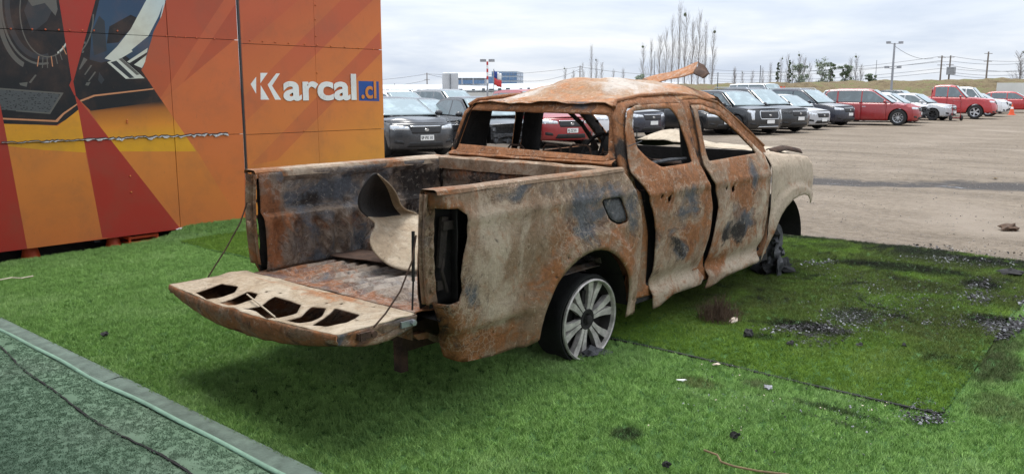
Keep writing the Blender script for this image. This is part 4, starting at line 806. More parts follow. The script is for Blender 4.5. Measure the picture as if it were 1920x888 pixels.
for y_ in (-.38, .38):
    s_ = MB()
    for d in (-.21, .21): s_.tube([(2.05, y_+d, .62), (1.68, y_+d, .60), (1.56, y_+d*.95, .95), (1.52, y_+d*.8, 1.14)], .014, 6)
    s_.tube([(1.52, y_-.17, 1.14), (1.51, y_-.08, 1.17), (1.51, y_+.08, 1.17), (1.52, y_+.17, 1.14)], .013, 6)
    for k in range(6): s_.tube([(1.66-.025*k, y_-.2, .66+.085*k), (1.66-.025*k, y_+.2, .66+.085*k)], .004, 5)
    for k in range(5): s_.tube([(1.75+.07*k, y_-.2, .60), (1.75+.07*k, y_+.2, .60)], .004, 5)
    plate('seat_frame', s_, 'rusty_dark')
s_ = MB()
for y0, y1, h in ((-.62, -.48, 1.245), (-.42, -.22, 1.285), (-.16, .02, 1.275), (.18, .36, 1.26)):
    s_.tube([(.90, y0, 1.16), (.895, y0+.015, h-.02), (.89, y0+.04, h), (.89, y1-.04, h), (.895, y1-.015, h-.02), (.90, y1, 1.16)], .008, 6)
s_.tube([(.92, -.68, 1.185), (.92, .66, 1.19)], .018, 6); s_.tube([(.98, -.66, .80), (.92, -.66, 1.19)], .014, 6); s_.tube([(.98, .66, .80), (.92, .66, 1.19)], .014, 6); plate('bench_frame', s_, 'rusty_dark')
b = MB(); b.tube([(1.02, -.76, 1.165), (1.4, -.74, 1.175), (1.6, -.75, 1.17)], .014, 6); b.tube([(.96, -.74, 1.40), (.99, -.73, 1.2), (1.08, -.73, 1.15)], .004, 5); b.tube([(.93, -.80, 1.33), (.78, -.79, 1.30)], .003, 4); plate('loose_wiring', b, 'melted')
# ---------------------------------------------------------------- chassis
b = MB()
for y_ in (-.48, .48): b.box((1.45, y_, .34), (4.8, .075, .15))
for x_ in (-.85, -.1, .75, 1.6, 2.6, 3.5): b.box((x_, 0, .34), (.09, .96, .10))
b.box((-.93, -.48, .22), (.05, .06, .14)); plate('chassis', b, 'rusty_dark', smooth=False)
b = MB(); b.tube([(.30, -.70, .255), (.30, .70, .255)], .05, 10); b.blob((.30, .05, .26), (.15, .14, .14), 3, 2, .1); plate('rear_axle', b, 'soot')
for y_ in (-.58, .58):
    b = MB(); b.grid(lambda u, v, y_=y_: (-.45+1.45*u, y_-.035+.07*v, .33-.10*math.sin(math.pi*u)), 14, 1)
    o = plate('leaf_spring', b, 'soot'); s = o.modifiers.new('th', 'SOLIDIFY'); s.thickness = .025
b = MB(); b.lathe([(.0001, .30), (.16, .29), (.24, .30), (.30, .30), (.33, .36), (.30, .43), (.16, .42), (.0001, .42)], 28, 'z', (-.55, 0, -.02)); plate('added_spare_wheel', b, 'soot')  # hidden spare wheel, added to block light under the bed
b = MB(); b.box((1.3, -.30, .30), (.9, .34, .16)); b.tube([(2.8, .2, .25), (1.2, .18, .24), (-.6, .3, .28)], .035, 8); plate('fuel_tank', b, 'soot')
b = MB()
for g in (-1, 1): b.grid(lambda u, v, g=g: (ARCX-.47*math.cos(math.pi*u), g*(.86-.30*v), .27+.46*math.sin(math.pi*u)), 22, 4)
b.grid(lambda u, v: (-.97+.5*u, -.83+1.66*v, .50-.0*u), 4, 8); plate('wheel_liner', b, 'soot')
# ---------------------------------------------------------------- wheels
def rim_mesh():
    b = MB(); ro = .245
    b.lathe([(ro, .0), (ro, -.012), (ro-.008, -.018), (ro-.014, -.012), (ro-.016, .012)], 48, 'y')
    b.lathe([(ro-.016, .012), (ro-.035, .06), (ro-.035, .17), (ro-.01, .20), (ro, .20), (ro, .19), (ro-.028, .16), (ro-.028, .05), (ro, .0)], 48, 'y', mi=1)
    for k in range(6):
        a = R(60*k+14)
        def P(r, w, d): return (r*math.cos(a)-w*math.sin(a), d, r*math.sin(a)+w*math.cos(a))
        for sg in (-1, 1):
            q = [(.050, .002), (.052, .024), (.11, .032), (.16, .046), (.205, .064), (.222, .066), (.228, .022), (.16, .006)]
            f0 = [P(r_, sg*w_, .014-.10*(r_-.05)*.25) for r_, w_ in q]; f1 = [P(r_, sg*w_*.92, .050) for r_, w_ in q]; n = len(q)
            fs = [tuple(range(n)), tuple(range(2*n-1, n-1, -1))]+[(i, n+i, n+(i+1) % n, (i+1) % n) for i in range(n)]
            b.add(f0+f1, fs if sg > 0 else [f[::-1] for f in fs])
    b.lathe([(.0001, .030), (.028, .030), (.034, .018), (.058, .010), (.070, .020), (.070, .06)], 24, 'y', mi=1)
    return b.mesh('rim')
RIMM = rim_mesh(); 
def tyre_ring():
    b = MB(); b.lathe([(.247, .004), (.262, .000), (.268, .02), (.262, .05), (.255, .12), (.262, .19), (.248, .205), (.236, .18), (.236, .03)], 44, 'y', closed=True)
    b.v = [(v[0]*(1+.02*nz3(*v, 9)), v[1]+.01*nz3(*v, 7), max(v[2]*(1+.02*nz3(*v, 9)), -.249)) for v in b.v]; return b.mesh('burnt_tyre')
for (x_, g) in ((.30, -1), (.30, 1)):
    w = empty('rear_wheel', (0, 0, 0)); w.parent = TR; w.location = (x_, g*.85, .250); w.scale = (1.07,)*3; w.rotation_euler = (R(2), 0, R(180) if g > 0 else R(-2))
    m1 = RIMM.copy(); o = finish('rim', m1, [M['rim_alloy'], M['soot']], w, True, 30)
    finish('burnt_tyre', tyre_ring(), M['tyre_ash'], w); b = MB(); b.lathe([(.0001, .075), (.19, .075), (.205, .07)], 28, 'y'); b.box((.03, .06, .13), (.12, .05, .08)); b.build('brake_disc', M['soot'], w)
    b = MB(); b.blob((.02, -.005, -.205), (.085, .035, .035), 4, 2, .5); b.blob((.10, -.01, -.225), (.075, .045, .018), 9, 2, .6); b.blob((-.06, .03, -.235), (.09, .06, .015), 5, 2, .5); b.build('melted_alloy', M['melted'], w)
    b = MB(); b.lathe([(.028, .004), (.024, -.006), (.012, -.010), (.0001, -.010)], 18, 'y'); b.build('hub_cap', M['soot'], w)
for g in (-1, 1):
    w = empty('front_hub', (0, 0, 0)); w.parent = TR; w.location = (3.36, g*.70, .30); w.rotation_euler = (0, 0, 0 if g < 0 else R(180))
    b = MB(); b.lathe([(.0001, -.03), (.07, -.03), (.075, .0), (.16, .005), (.165, .035), (.08, .04), (.0001, .05)], 26, 'y', (0, 0, .02)); b.build('brake_disc', M['melted'], w)
    b = MB(); b.box((-.06, .08, .02), (.09, .12, .26)); b.tube([(-.02, .12, .10), (0, .16, .38)], .035, 8); b.lathe([(.05, .10), (.055, .2), (.05, .30)], 12, 'z', (.02, .16, .05)); b.blob((-.09, .02, .10), (.06, .07, .10), 2, 2, .4); b.build('knuckle', M['soot'], w)
    b = MB(); rr = random.Random(5)
    for k in range(15): b.blob((rr.uniform(-.12, .11), rr.uniform(-.10, .04), rr.uniform(-.24, .06)), (rr.uniform(.015, .05), rr.uniform(.015, .035), rr.uniform(.02, .08)), k, 2, .7)
    b.build('melted_alloy', M['melted'], w, True, 70)
    b = MB(); b.blob((.0, .02, -.235), (.19, .13, .075), 6, 3, .5); b.build('burnt_tyre', M['tyre_ash'], w)
# ---------------------------------------------------------------- loose sheets lying in the bed
cg = [[(695, 466, .10), (722, 494, .02), (752, 506, -.06), (798, 510, -.14)], [(692, 440, .16), (720, 462, .10), (760, 470, .04), (802, 468, -.04)], [(710, 419, .22), (735, 424, .22), (765, 425, .20), (806, 424, .14)], [(690, 406, .24), (716, 408, .36), (748, 400, .32), (800, 403, .30)],
      [(673, 392, .22), (700, 396, .44), (742, 384, .34), (754, 396, .28)], [(672, 370, .20), (694, 372, .44), (737, 362, .32), (747, 374, .24)], [(684, 345, .18), (700, 348, .36), (726, 345, .28), (737, 351, .22)], [(700, 326, .18), (703, 326, .20), (708, 327, .20), (712, 331, .20)]]
b = MB(); b.add([on(x_, y_, 1, d) for row in cg for x_, y_, d in row], [(i*4+j, i*4+j+1, (i+1)*4+j+1, (i+1)*4+j) for i in range(7) for j in range(3)])
b.v = [(v[0], v[1], max(v[2], .572)) for v in b.v]; o = b.build('curled_sheet', M['burnt_cream']); stain_attr(o.data, [(v.co.x, v.co.z) for v in o.data.vertices], [(-.3, .62, .2, .05, 0, .35), (-.4, .75, .3, .1, 3, -.2)], (.12, .02, .0, .45)); o.data.materials.append(M['soot'])
for p_ in o.data.polygons:
    i_, j_ = divmod(p_.index, 3)
    if i_ >= 3 and j_ <= 1: p_.material_index = 1
s = o.modifiers.new('sub', 'SUBSURF'); s.levels = 3; s.render_levels = 3; s = o.modifiers.new('th', 'SOLIDIFY'); s.thickness = .008; s.offset = -1
tag(o, 'curled cream sheet of metal standing twisted in the pickup bed', 'metal sheet'); SHEET = o
b = MB(); q = [on(x_, y_, 2, .578)[:2] for x_, y_ in ((618, 480), (652, 463), (715, 455), (790, 470), (760, 498), (700, 491))]
V, F, _ = cdt([tuple(p) for p in q], (), .05); b.add([(v[0], v[1], .575+.02*abs(nz3(v[0], v[1], 0, 3))) for v in V], F); o = b.build('flat_sheet', M['rusty_dark']); up(o.data); s = o.modifiers.new('th', 'SOLIDIFY'); s.thickness = .005; s.offset = 1
tag(o, 'dark brown flat sheet lying on the pickup bed floor', 'metal sheet')
# ================================================================== parked cars
def paint(name, col, rough=.28, dust=.25):
    n = NT(name); P = n.pos(); d = n.noise(1.6, 6, .6, .2, P); dd = n.noise(26, 4, .6, 0, P)
    c = n.mix(n.math('MULTIPLY', n.step(n.math('ADD', n.math('MULTIPLY', d, .7), n.math('MULTIPLY', dd, .3)), .40, .68), dust), col, (.34, .31, .27))
    M[name] = n.out(c, n.ramp(d, [(.3, (rough*.7,)*3), (.75, (rough+.22,)*3)]), .0, None, .5, .55); return M[name]
paint('c_black', (.010, .011, .013), .16, .04); paint('c_charcoal', (.030, .032, .037), .18, .12); paint('c_navy', (.014, .017, .032), .18, .06); paint('c_red', (.30, .016, .020), .28, .08); paint('c_bright_red', (.42, .022, .024), .30, .08)
paint('c_silver', (.46, .47, .49), .30, .12); paint('c_white', (.72, .73, .74), .30, .10); paint('c_cream', (.62, .60, .54), .4, .2); paint('c_grey', (.20, .21, .22), .3, .2)
def glass_mat(name, col, rough=.05):
    n = NT(name); P = n.pos(); d = n.noise(3, 5, .6, .3, P); c = n.mix(n.step(d, .45, .75), col, tuple(min(1, q*1.5+.03) for q in col)); M[name] = n.out(c, rough, 0, None, .9, .6); return M[name]
glass_mat('glass', (.055, .085, .095)); glass_mat('windscreen', (.19, .25, .26), .10)  # pale windscreen base carries reflected sky and the view through in its colour
simple('tyre', (.022, .022, .022), .85, 0, .3, 12, .3); simple('alloy', (.52, .53, .55), .35, .6, .15, 8); simple('dark_alloy', (.03, .03, .032), .4, .3, .2, 8); simple('lamp_clear', (.62, .65, .68), .12, .25, .25, 25, .2); simple('chrome', (.60, .62, .64), .15, .9, .1, 8)
simple('grille', (.020, .020, .022), .5, 0, .4, 70, .5); simple('plate_white', (.74, .74, .72), .5, 0, .05); simple('trim', (.02, .02, .021), .6, 0, .3, 10); simple('engine', (.06, .062, .066), .7, .2, .8, 16, .8); simple('plate_ink', (.03, .03, .035), .6)
def tyre_mesh():
    b = MB(); b.lathe([(.205, -.105), (.25, -.115), (.31, -.108), (.332, -.085), (.338, 0), (.332, .085), (.31, .108), (.25, .115), (.205, .105)], 30, 'y', closed=True)
    b.lathe([(.0001, .02), (.205, .02)], 30, 'y'); return b.mesh('wheel')
def rim2(nsp, w):
    b = MB(); b.lathe([(.212, -.112), (.205, -.105), (.192, -.09), (.185, .02)], 30, 'y'); b.lathe([(.0001, -.085), (.05, -.085), (.055, -.06), (.055, .0)], 14, 'y')
    for k in range(nsp):
        a = 2*math.pi*k/nsp+.3; P = lambda r, t, d: (r*math.cos(a)-t*math.sin(a), d, r*math.sin(a)+t*math.cos(a))
        q = [(.03, -w*.7), (.2, -w), (.2, w), (.03, w*.7)]; b.add([P(r, t, -.088 if r < .1 else -.096) for r, t in q]+[P(r, t, -.05) for r, t in q], [(0, 1, 2, 3), (0, 4, 5, 1), (2, 6, 7, 3), (1, 5, 6, 2), (0, 3, 7, 4)])
    return b.mesh('rim')
TYRE = tyre_mesh(); TYRE.materials.append(M['tyre']); RIMS = [(rim2(5, .028), 'alloy'), (rim2(10, .013), 'alloy'), (rim2(7, .018), 'dark_alloy'), (rim2(5, .042), 'alloy')]
RM = []
for me, mt in RIMS: me.materials.append(M[mt]); RM.append(me)
KIND = dict(suv=(.265, .45, .89, .985), hatch=(.25, .43, .84, .975), sedan=(.275, .44, .72, .875), pickup=(.285, .385, .585, .605), van=(.13, .26, .955, .99))
def car(name, cat, label, front, heading, kind='suv', L=4.4, W=1.82, H=1.65, zh=.95, zb=1.02, col='c_black', rim=0, wr=.35, clear=.22, bars=False, front_state='ok', plate=None, group='parked salvage cars', detail=True, lift=0.0, zhf=None, grille_z=None, chromeline=False, style=None):
    """car built nose towards +x, its nose set at `front`, turned to `heading` degrees"""
    h = R(heading); d = Vector((math.cos(h), math.sin(h), 0)); c0 = Vector((front[0], front[1], 0))-d*L/2
    root = empty(name, (c0.x, c0.y, lift), h, label, cat, group); mat = M[col]; xF, xR = L/2, -L/2; w = W/2
    uc, ur, urr, ut = KIND[kind]; X = lambda u: xF-u*L
    xa, xb = xF-.19*L-.02, xR+.20*L; ar = wr+.055; zhf = zhf or zh-.10; bow = .30; x0 = xF-bow
    def belt(x): return float(np.interp(x, [X(1), X(ut) if kind != 'pickup' else X(.62), X(uc), X(uc)+.001, x0], [zb+(.03 if kind != 'pickup' else .06), zb+.04, zb, zh-.005, zhf]))
    def halfw(x): return w*(1-.10*max(0, (x-(xF-1.0))/1.0)**2-.07*max(0, ((xR+.8)-x)/.8)**2)
    def prof(z, zt): return float(np.interp(z, [.15, .32, .55, .75, zt], [.93, .975, 1.0, .985, .94 if zt > .9 else .96]))
    def low(x):
        z = clear+.02
        for cx in (xa, xb):
            if abs(x-cx) < ar: z = max(z, wr*.98+math.sqrt(max(0, ar*ar-(x-cx)**2))*1.0)
        return z
    def shift(z): return -.09*max(0, (z-.55)/.4)**2-.10*max(0, (.42-z)/.22)**2
    def side(x, v, g, pr=0.0):
        zt = belt(x); zl = min(low(x), zt-.03); z = zl+(zt-zl)*v; k = max(0, min(1, (x-(xa+.25))/(x0-xa-.25))) if x > xa+.25 else 0
        return (x+shift(z)*k, g*(halfw(x)*prof(z, zt)+.012*math.exp(-((z-.70)/.025)**2)+pr), z)
    def fascia(t, z, pr=0.0): # t in -1..1
        wf = halfw(x0)*prof(z, zhf); return (x0+bow*(1-abs(t)**2.4)+shift(z)+pr, wf*t, z)
    def rearf(t, z, pr=0.0):
        wf = halfw(xR+.12)*prof(z, zb+.03); return (xR+.12*abs(t)**3+.05*max(0, (.5-z))-pr, wf*t, z)
    body = MB()
    cuts = [X(.995)+.12*0, X(.79) if kind != 'pickup' else X(.60), X(.555) if kind != 'pickup' else X(.455), X(uc+.045), x0]
    cuts[0] = xR+.12
    for g in (-1, 1):
        for i in (0, 3):
            a, b_ = cuts[i], cuts[i+1]; nu = max(14, int((b_-a)/.03)); body.grid(lambda u, v, a=a, b_=b_, g=g: side(a+(b_-a)*u, v, g), nu, 7)
    if front_state in ('ok', 'nolamp', 'crumpled', 'primer'): body.grid(lambda u, v: fascia(-1+2*u, clear+.0+(zhf-clear)*v), 28, 12)
    body.grid(lambda u, v: rearf(1-2*u, clear+.08+(zb+.03-clear-.08)*v), 18, 10)
    # greenhouse
    wb, wr_ = w*.915, w*.715
    def top(x):
        return float(np.interp(x, [X(ut), X(urr), X(urr)+.25*(X(ur)-X(urr)), X(ur)-.3, X(ur), X(uc)], [zb+.05, H-.045, H-.005, H-.005, H-.05, zb+.015]))
    def gy(x, z): 
        t = max(0, min(1, (z-zb)/(H-zb))); return (wb*(1-t)+wr_*t)*halfw(x)/w
    xg0, xg1 = X(ut), X(uc)
    for g in (-1, 1):
        body.grid(lambda u, v, g=g: (lambda x, z: (x, g*gy(x, z), z))(xg0+(xg1-xg0)*u, belt(xg0+(xg1-xg0)*u)-.01+(top(xg0+(xg1-xg0)*u)-belt(xg0+(xg1-xg0)*u)+.01)*v), 44, 6)
    body.grid(lambda u, v: (lambda x, t: (x, t*gy(x, top(x)), top(x)+.035*(1-t*t)*float(sstep(0, .15, u)*sstep(1, .85, u))))(X(urr)+(X(ur)-X(urr))*u, -1+2*v), 24, 10)
    if kind == 'sedan': body.grid(lambda u, v: (lambda x, t: (x, t*halfw(x)*.93, zb+.035+.012*(1-t*t)))(xR+.02+(X(ut)+.12-xR)*u, -1+2*v), 8, 8)
    if kind == 'pickup':
        body.grid(lambda u, v: (X(.605)-.0*u, (-1+2*v)*gy(X(.605), top(X(.59))-(top(X(.59))-.7)*u), top(X(.59))-(top(X(.59))-.7)*u), 6, 8)
        body.grid(lambda u, v: (xR+.03+(X(.61)-xR-.03)*u, (-1+2*v)*w*.80, .72), 4, 4)
        for g in (-1, 1): body.grid(lambda u, v, g=g: (xR+.03+(X(.61)-xR-.03)*u, g*w*(.94-.13*v), zb+.065-.02*(v > .9)), 8, 2); body.grid(lambda u, v, g=g: (xR+.03+(X(.61)-xR-.03)*u, g*w*.81, .72+(zb-.655)*v), 8, 2)
    o = body.build('body', mat, root, True, 30); md = o.modifiers.new('th', 'SOLIDIFY'); md.thickness = .012; md.offset = 0
    # doors
    if kind != 'van' or True:
        for g in (-1, 1):
            for i in ((1, 2)):
                a, b_ = cuts[i]+.006, cuts[i+1]-.006; dm = MB(); dm.grid(lambda u, v, a=a, b_=b_, g=g: side(a+(b_-a)*u, v, g, .003), 12, 8); do = dm.build('door', mat, root, True, 30); md = do.modifiers.new('th', 'SOLIDIFY'); md.thickness = .012; md.offset = 0
                if detail:
                    hx = a+.12; hz = belt(hx)-.17; hy = halfw(hx)*prof(hz, 1.)+.020; hb = MB(); hb.tube([(hx-.07, g*(hy-.01), hz), (hx-.05, g*hy, hz), (hx+.07, g*hy, hz+.004), (hx+.09, g*(hy-.01), hz)], .011, 6); hb.build('handle', M['chrome'] if chromeline else mat, do)
    # inner dark shell and sills
    ib = MB(); ib.box((0, 0, (clear+.70)/2+.05), (L-.5, W-.58, .70-clear)); ib.box((0, 0, clear+.04), ((xa-xb)-2*ar-.04, W-.12, .09)); ib.build('underbody', M['trim'], root, False)
    # bonnet
    def hood(u, v):
        t = -1+2*v; xe = fascia(t, zhf)[0]-.004; xs = X(uc)+.02+.10*(1-t*t)*.6; x = xs+(xe-xs)*u; z = (zh+.01)+(zhf+.006-zh-.01)*u**1.5+.050*(1-t*t)*(1-.25*u)
        if front_state == 'crumpled': z += .055*math.exp(-((u-.80)/.12)**2)*(1+.5*math.sin(v*9))-.04*u*u; x -= .12*u*u
        if front_state == 'bonnet_up': z += .10*u; x -= .05*u
        return (x, t*halfw(min(x, x0))*.945, z)
    hm = MB(); hm.grid(hood, 18, 16); o = hm.build('bonnet', mat if front_state != 'primer' else M['c_grey'], root, True, 30); md = o.modifiers.new('th', 'SOLIDIFY'); md.thickness = .012
    if front_state in ('stripped', 'bonnet_up'):     # nose torn off: crossbeams, radiator, loose parts
        eb = MB(); eb.box((x0+.02, 0, .55), (.06, W*.80, .32)); eb.box((x0+.10, 0, .50), (.06, W*.78, .09)); eb.box((x0+.03, 0, .74), (.05, W*.84, .05)); rr = random.Random(hash(label) % 99 if False else len(label))
        for k in range(16): eb.blob((x0+rr.uniform(-.05, .14), rr.uniform(-.42, .42)*W, rr.uniform(.28, .74)), (rr.uniform(.05, .12), rr.uniform(.04, .12), rr.uniform(.04, .10)), k, 1, .5)
        for k in range(5): eb.tube([(x0+.10, rr.uniform(-.4, .4)*W, rr.uniform(.3, .7)), (x0+.18, rr.uniform(-.4, .4)*W, rr.uniform(.3, .6)), (x0+.12, rr.uniform(-.4, .4)*W, rr.uniform(.25, .5))], .012, 5)
        eb.build('exposed_nose', M['engine'], root, False)
    def patch(nm, poly, mt, fn, pr=.006, sp=.05, th=.006, par=None):
        V, F, _ = cdt(rounded(poly, .03, 3), (), sp); b = MB(); b.add([fn(v[0], v[1], pr) for v in V], F); o = b.build(nm, M[mt], par or root, True, 30); md = o.modifiers.new('th', 'SOLIDIFY'); md.thickness = th; md.offset = 0; return o
    gz0 = grille_z or (zhf-.25)
    if front_state in ('ok', 'nolamp', 'crumpled', 'primer'):
        for g in (-1, 1):
            lo_, hi_ = zhf-.20, zhf-.045
            if style == 'square': patch('headlight', [(g*.70, .90), (g*.99, .93), (g*1.0, .86), (g*.88, .80), (g*.84, .56), (g*.74, .56), (g*.74, .78)], 'lamp_clear', fascia)
            else: patch('headlight', [(g*.50, lo_+.04), (g*.99, lo_+.05), (g*1.0, hi_), (g*.86, hi_+.005), (g*.52, hi_-.035)], 'lamp_clear' if not (front_state == 'nolamp' and g < 0) else 'engine', fascia)
            if detail: patch('fog_lamp', [(g*.66, .36), (g*.90, .38), (g*.90, .47), (g*.68, .44)], 'trim', fascia)
        go = patch('grille', [(-.44, gz0), (.44, gz0), (.50, zhf-.07), (-.50, zhf-.07)], 'grille', fascia)
        if style == 'square':
            gq = [(-.47, .60), (.47, .60), (.52, .68), (.52, .86), (.47, .91), (-.47, .91), (-.52, .86), (-.52, .68), (-.47, .60)]; gf = MB(); gf.tube([fascia(a_, b_, .014) for a_, b_ in resample(gq, .06, False)], .016, 6); gf.build('grille_frame', M['chrome'], go)
            patch('skid_plate', [(-.62, .27), (.62, .27), (.55, .33), (-.55, .33)], 'chrome', fascia, .012)
        if detail:
            patch('grille_bar', [(-.46, zhf-.085), (.46, zhf-.085), (.49, zhf-.06), (-.49, zhf-.06)], 'chrome', fascia, .012, par=go)
            bd = MB(); p = fascia(0, (gz0+zhf-.07)/2, .02); bd.lathe([(.0001, 0), (.045, 0), (.05, .008)], 14, 'y'); bd.v = [(p[0]-v[1], p[1]+v[0]*1.2, p[2]+v[2]*.8) for v in bd.v]; bd.build('badge', M['chrome'], go)
        patch('lower_grille', [(-.60, clear+.06), (.60, clear+.06), (.52, clear+.19), (-.52, clear+.19)], 'trim', fascia)
    p = fascia(0, max(.40, gz0-.10), .02)
    if front_state not in ('stripped', 'bonnet_up') and plate is not False:
        pb = MB(); pb.box((p[0], 0, p[2]), (.012, .36, .13)); po = pb.build('number_plate', M['plate_white'], root, False)
        if plate: text_mesh('plate_text', plate, .105, M['plate_ink'], po, Matrix(((0, 0, 1, p[0]+.008), (1, 0, 0, -.165), (0, 1, 0, p[2]-.038), (0, 0, 0, 1))), .002, .001, .78)
    # glass
    def wsf(u, v, pr=.010):
        t = -1+2*v; xl = X(uc)+.02+.09*(1-t*t); x = xl+(X(ur)-.0+.04*(1-t*t)-xl)*u; z = zb+.035+(H-.045-zb-.035)*u+.02*(1-t*t)*u; return (x+pr*.5, t*gy(X(uc), zb+(z-zb)*.98)*.93, z+pr)
    gm = MB(); gm.grid(wsf, 10, 12); go = gm.build('windscreen', M['windscreen'], root, True, 30); md = go.modifiers.new('th', 'SOLIDIFY'); md.thickness = .006
    if kind != 'pickup':
        gm = MB(); gm.grid(lambda u, v: (lambda t: (X(ut)+(X(urr)-X(ut))*(.12+.82*u)-.014, t*gy(X(urr), zb+(H-zb)*u)*.90, zb+.05+(H-.05-zb-.05)*(.12+.82*u)+.008))(-1+2*v), 8, 8)
    else: gm = MB(); gm.grid(lambda u, v: (X(.605)-.012, (-1+2*v)*gy(X(.6), H)*.86, zb+.10+(H-zb-.2)*u), 6, 6)
    gm.build('rear_window', M['glass'], root, True, 30)
    xb_ = X(.555) if kind != 'pickup' else X(.455); xe_ = X(.79) if kind != 'pickup' else X(.575)
    panes = [(xb_+.03, X(uc)-.10), (xe_+.03, xb_-.03)]
    if kind in ('suv', 'van', 'hatch'): panes.append((X(.90 if kind != 'van' else .95), xe_-.05))
    if kind == 'sedan': panes[1] = (X(.77), xb_-.03)
    for g in (-1, 1):
        for (a, b_) in panes:
            def pane(u, v, a=a, b_=b_, g=g):
                x = a+(b_-a)*u; z0 = belt(min(x, X(uc)-.01))+.035; z1 = max(z0+.012, top(x)-.075); z = z0+(z1-z0)*v; return (x, g*(gy(x, z)+.009), z)
            gm = MB(); gm.grid(pane, 10, 5); po = gm.build('side_window', M['glass'], root, True, 30)
        if chromeline:
            ln = [(x, g*(gy(x, max(top(x)-.065, belt(x)+.03))+.012), max(top(x)-.065, belt(x)+.03)) for x in np.linspace(X(min(.93, ut-.02)), X(uc)-.08, 26)]; cm = MB(); cm.tube(ln, .011, 6); cm.build('window_trim', M['chrome'], root)
        mm = MB(); mx_ = X(uc)-.28; mm.blob((mx_, g*(w+.11), zb+.09), (.07, .11, .075), 1, 2, .05); mm.tube([(mx_, g*(w*.9), zb+.02), (mx_, g*(w+.05), zb+.06)], .02, 6); mm.build('door_mirror', mat if col not in ('c_white', 'c_silver') else mat, root)
        if bars:
            rb = MB(); zl = H+.055; ys = g*wr_*.93; rb.tube([(X(ur)-.1, ys, H-.02), (X(ur)-.2, ys, zl), (X(urr)+.2, ys, zl), (X(urr)+.1, ys, H-.02)], .018, 8); rb.build('roof_bar', M['chrome'], root)
    # wheels
    for cx in (xa, xb):
        for g in (-1, 1):
            wo = bpy.data.objects.new('wheel', TYRE); COL.objects.link(wo); wo.parent = root; s = wr/.338; wo.scale = (s, s*.98, s); wo.location = (cx, g*(w-.125), wr); wo.rotation_euler = (0, random.random(), 0 if g < 0 else math.pi)
            ro = bpy.data.objects.new('rim', RM[rim]); COL.objects.link(ro); ro.parent = wo
    return root
GR = 'salvage cars parked in a row on the dirt yard'
car('parked_car', 'car', 'damaged black crossover with crooked bonnet beside the orange hoarding', (10.55, 11.55), -108, 'suv', 4.35, 1.83, 1.46, .96, .99, 'c_charcoal', 0, .34, front_state='crumpled', plate='SP PX 10', group=GR)
car('parked_car', 'car', 'dark grey saloon with chrome window line behind the damaged black crossover', (13.0, 12.7), -100, 'sedan', 4.8, 1.85, 1.41, .90, .95, 'c_charcoal', 0, .33, chromeline=True, group=GR)
car('parked_car', 'car', 'black car with its nose torn off, seen through the pickup rear window', (13.15, 10.75), -108, 'sedan', 4.6, 1.80, 1.46, .86, .93, 'c_black', 0, .33, front_state='stripped', group=GR)
car('parked_car', 'car', 'dark red crossover with silver grille, seen through the pickup rear window', (15.95, 11.15), -113, 'suv', 4.5, 1.84, 1.66, .98, 1.02, 'c_red', 0, .35, plate='FJ ZZ 81', zhf=.86, group=GR)
car('parked_car', 'car', 'white crossover beside the dark red crossover, seen through the pickup cab', (18.9, 11.5), -104, 'suv', 4.4, 1.82, 1.64, .98, 1.03, 'c_white', 0, .34, group=GR)
car('parked_car', 'car', 'wrecked navy crossover with silver crumpled bonnet, seen through the pickup rear door', (21.6, 11.9), -102, 'suv', 4.5, 1.84, 1.64, 1.0, 1.03, 'c_navy', 0, .35, front_state='primer', group=GR)
car('parked_car', 'car', 'black hatchback seen through the pickup front door window', (25.6, 11.2), -98, 'hatch', 4.2, 1.78, 1.48, .92, .96, 'c_black', 2, .32, group=GR)
car('parked_car', 'car', 'black crossover with big square grille and bright angular headlights', far(1448, 33.5), -112, 'suv', 4.47, 1.86, 1.63, 1.02, 1.04, 'c_black', 2, .365, zhf=.95, grille_z=.60, plate='', style='square', group=GR)
car('parked_car', 'car', 'black off-roader with roof bars and a missing headlight', far(1505, 35.5), -106, 'suv', 4.7, 1.88, 1.72, 1.02, 1.06, 'c_black', 1, .37, bars=True, front_state='nolamp', group=GR)
car('parked_car', 'car', 'silver hatchback between two dark off-roaders', far(1549, 38.5), -102, 'hatch', 4.25, 1.78, 1.46, .88, .93, 'c_silver', 0, .32, group=GR)
car('parked_car', 'car', 'navy off-roader with dusty bonnet beside the silver hatchback', far(1598, 42.5), -100, 'suv', 4.7, 1.85, 1.70, 1.02, 1.05, 'c_navy', 0, .36, bars=True, front_state='primer', group=GR)
car('parked_car', 'car', 'red family crossover with ten-spoke wheels and silver sill strip', far(1731, 45.5), -80, 'suv', 4.7, 1.86, 1.71, 1.02, 1.04, 'c_red', 1, .38, chromeline=True, bars=False, front_state='crumpled', group=GR)
car('parked_car', 'car', 'silver wreck with its nose torn off beside the red family crossover', far(1746, 49.5), -86, 'hatch', 4.3, 1.78, 1.52, .92, .96, 'c_white', 2, .33, front_state='stripped', group=GR)
car('parked_car', 'car', 'pale silver saloon between the silver wreck and the red pickup', far(1794, 53.5), -94, 'sedan', 4.5, 1.78, 1.47, .90, .95, 'c_silver', 2, .33, group=GR)
car('parked_pickup', 'pickup truck', 'bright red crew cab pickup with chrome bumper in the car row', far(1874, 58), -80, 'pickup', 5.8, 2.0, 1.95, 1.20, 1.22, 'c_bright_red', 3, .41, clear=.34, zhf=1.10, group=GR)
car('parked_pickup', 'pickup truck', 'white double cab pickup behind the red pickup', far(1894, 63.5), -84, 'pickup', 5.3, 1.85, 1.85, 1.10, 1.14, 'c_white', 0, .37, clear=.30, group=GR)
car('parked_car', 'car', 'white saloon standing past the white double cab pickup', far(1899, 71), -92, 'sedan', 4.5, 1.78, 1.46, .90, .95, 'c_white', 0, .33, group=GR)
